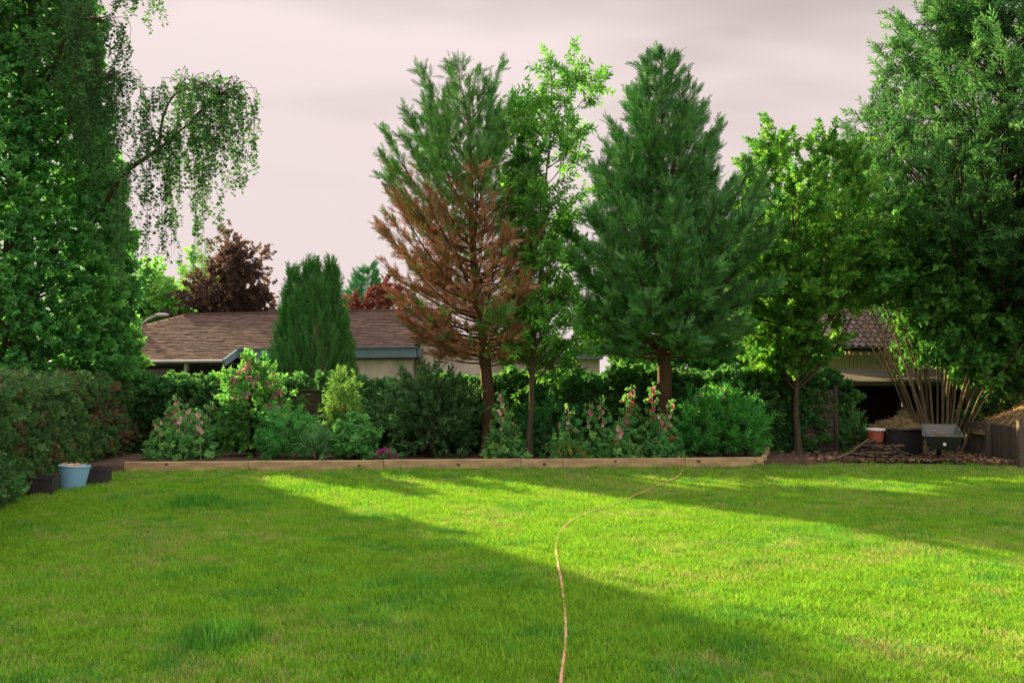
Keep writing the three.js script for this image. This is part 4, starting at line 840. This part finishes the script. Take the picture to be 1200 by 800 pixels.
// ---------------------------------------------------------------- clutter by the side hedge
{
  const root = thing('blue_tub', 'pale blue tapered plastic tub tipped against the hedge foot', 'tub', [-6.93, 0.0, -12.65], 0.35);
  root.rotation.z = -0.06;
  part('tub_wall', lathe([[0, 0.02], [0.16, 0], [0.175, 0.01], [0.225, 0.36], [0.205, 0.36], [0.155, 0.05], [0, 0.045]], 28), M.tub, root);
  part('rim', new THREE.TorusGeometry(0.222, 0.011, 6, 28).rotateX(Math.PI / 2).translate(0, 0.36, 0), M.tub, root);
  const R = rng(91), l = []; for (let i = 0; i < 60; i++) { const a = R() * 6.28, r = R() * 0.18; l.push([along(V(Math.cos(a) * r, 0.34 + R() * 0.05, Math.sin(a) * r), V(R() - 0.5, 0.25 * R(), R() - 0.5).normalize(), R() * 6, V(0.3, 0.2, 0.2)), tint(R, [0.3, 0.2, 0.1], [0.4, 0.3, 0.15], R())]); }
  copies('straw', geoStraw, M.strawBits, l, root);
  const crate = (pos, w, h, d, turn, label) => {
    const c = thing('storage_crate', label, 'crate', pos, turn);
    part('front', bx(w, h, 0.015, 0, h / 2, d / 2), M.charcoal, c); part('back', bx(w, h, 0.015, 0, h / 2, -d / 2), M.charcoal, c);
    for (const s of [-1, 1]) part('side', bx(0.015, h, d - 0.02, s * (w / 2 - 0.009), h / 2, 0), M.charcoal, c);
    part('base', bx(w - 0.04, 0.02, d - 0.03, 0, 0.02, 0), M.charcoal, c);
    part('rim', mergeGeometries([bx(w + 0.02, 0.025, 0.03, 0, h + 0.005, d / 2), bx(w + 0.02, 0.025, 0.03, 0, h + 0.005, -d / 2)]), M.charcoal, c);
  };
  crate([-7.02, 0, -12.05], 0.3, 0.24, 0.36, 0.25, 'dark grey crate on the camera side of the blue tub by the weeds');
  crate([-6.85, 0, -13.3], 0.3, 0.24, 0.3, 0.2, 'dark grey crate between the blue tub and the timber edging');
}

// ---------------------------------------------------------------- garden hose
{
  const pts = [[0.02, -1.0], [0.1, -2.6], [0.2, -3.6], [0.262, -4.4], [0.345, -5.2], [0.4, -6.4], [0.425, -7.6], [0.46, -8.3], [0.58, -9.1], [0.88, -10.0], [1.35, -10.8], [1.92, -12.0], [2.42, -13.0], [2.88, -14.0], [3.18, -15.0], [3.3, -15.8]].map(([x, z], i) => V(x, 0.024 + 0.006 * noise(i * 0.7, 2), z));
  pts.push(V(3.32, 0.08, -15.94), V(3.33, 0.21, -15.99), V(3.36, 0.2, -16.12), V(3.5, 0.14, -16.5));
  solo('garden_hose', new THREE.TubeGeometry(new THREE.CatmullRomCurve3(pts, false, 'centripetal'), 260, 0.0115, 8), M.hose, 'long pinkish brown garden hose winding across the lawn to the bed', 'hose');
}

// ---------------------------------------------------------------- grass
{
  const tuft = (seed, n, h, spread, w) => {
    const R = rng(seed), m = new MB();
    for (let i = 0; i < n; i++) {
      const a = R() * 6.28, r = Math.sqrt(R()) * spread, x = Math.cos(a) * r, z = Math.sin(a) * r, H = h * (0.55 + 0.6 * R()), la = R() * 6.28, le = H * (0.2 + 0.7 * R());
      const q = R() * 6.28, sx = Math.cos(q) * w / 2, sz = Math.sin(q) * w / 2, c = 0.7 + R() * 0.6, cc = R() < 0.12 ? [c * 1.25, c * 1.1, c * 1.6] : [c * (0.8 + R() * 0.45), c, c * 0.9];
      const a0 = m.v(x - sx, 0, z - sz, cc), a1 = m.v(x + sx, 0, z + sz, cc), mx = x + Math.cos(la) * le * 0.35, mz = z + Math.sin(la) * le * 0.35, b0 = m.v(mx - sx * 0.8, H * 0.6, mz - sz * 0.8, cc), b1 = m.v(mx + sx * 0.8, H * 0.6, mz + sz * 0.8, cc), t = m.v(x + Math.cos(la) * le, H, z + Math.sin(la) * le, cc);
      m.quad(a0, a1, b1, b0); m.tri(b0, b1, t);
    }
    return m.geo();
  };
  const R = rng(99), list = [], lush = [];
  const inside = (x, z) => {
    if (z > -1.2) return false;
    const left = z < -10.8 ? lerp(-6.98, -7.9, (-z - 10.8) / 3.8) : lerp(-5.4, -6.98, (-z - 5) / 5.8), back = x < 5.1 ? -15.06 - (x + 7.32) * 0.081 : x < 7 ? -16.75 : x < 9.6 ? -16.95 + (x - 7) * 0.03 : -16.3;
    const e = 0.14 * noise(x * 2.3, z * 2.3);
    return x > left + e && z > back + (x > 5.1 ? e * 1.5 : 0.0) && x < 11;
  };
  const spots = [[-1.87, -5.2, 0.26], [-4.2, -10.8, 0.55], [1.35, -5.15, 0.3], [-0.75, -6.6, 0.3], [-0.2, -6.9, 0.35], [-3.3, -12.6, 0.5], [3.4, -8.2, 0.4], [2.2, -7.4, 0.3], [-5.6, -9.2, 0.4]];
  let z = -2.2;
  const total = 98000;
  for (let i = 0; i < total; i++) {
    const d = 2.4 * Math.pow(17 / 2.4, R()), dd = lerp(d, 2.4 + 14.6 * R(), 0.55), x = (R() * 2 - 1) * (0.68 * dd + 1.6), zz = -dd;
    if (!inside(x, zz)) continue;
    let l = 0; spots.forEach(([sx, sz, r], k) => { l = Math.max(l, Math.exp(-(((x - sx) / (r * 1.2)) ** 2 + ((zz - sz) / r) ** 2) * 1.6) * (k < 2 ? 1 : 0.45)); });
    const n1 = fbm(x * 0.55, zz * 0.8, 1.5, 3), n2 = fbm(x * 2.6, zz * 3.2, 4.5, 3), n3 = fbm(x * 7, zz * 7, 8.5, 2);
    const dry = sstep(-0.06, 0.36, n1 * 0.65 + n2 * 0.7 + n3 * 0.35) * (1 - l), deep = sstep(0.0, 0.45, -n1 * 0.7 - n2 * 0.6);
    const s = (0.75 + R() * 0.5) * (1 + 0.35 * deep + (k => k * k * 1.0)(l)) * lerp(1, 1.35, (dd - 3) / 14);
    const sort = fbm(x * 1.6 + 40, zz * 2.4, 6.5, 3), c = R() < dry * 0.55 ? tint(R, [0.38, 0.43, 0.14], [0.28, 0.42, 0.08], R(), 0.25, 1) : R() < sstep(0.05, 0.3, sort) * 0.75 ? tint(R, [0.1, 0.33, 0.05], [0.13, 0.38, 0.04], R(), 0.25, 1) : tint(R, [0.23, 0.44, 0.03], [0.095, 0.33, 0.03], clamp(l + R() * 0.55), 0.3, 1.05);
    list.push([new THREE.Matrix4().compose(V(x, -0.003, zz), new THREE.Quaternion().setFromAxisAngle(Y, R() * 6.28), V(s, s * (0.6 + R() * 0.75) * (1 + l * 0.6), s)), c]);
  }
  const o = copies('lawn_grass', tuft(5, 16, 0.042, 0.06, 0.0055), M.grass, list, scene);
  o.userData.label = 'short mown lawn grass with drier and lusher patches'; o.userData.category = 'grass';
  console.log('grass', list.length);
}
let inst = 0, tris = 0; scene.traverse((o) => { if (o.isInstancedMesh) inst += o.count; else if (o.isMesh) tris += (o.geometry.index ? o.geometry.index.count : o.geometry.attributes.position.count) / 3; });
console.log('instances', inst, 'triangles', Math.round(tris));
renderer.render(scene, camera);
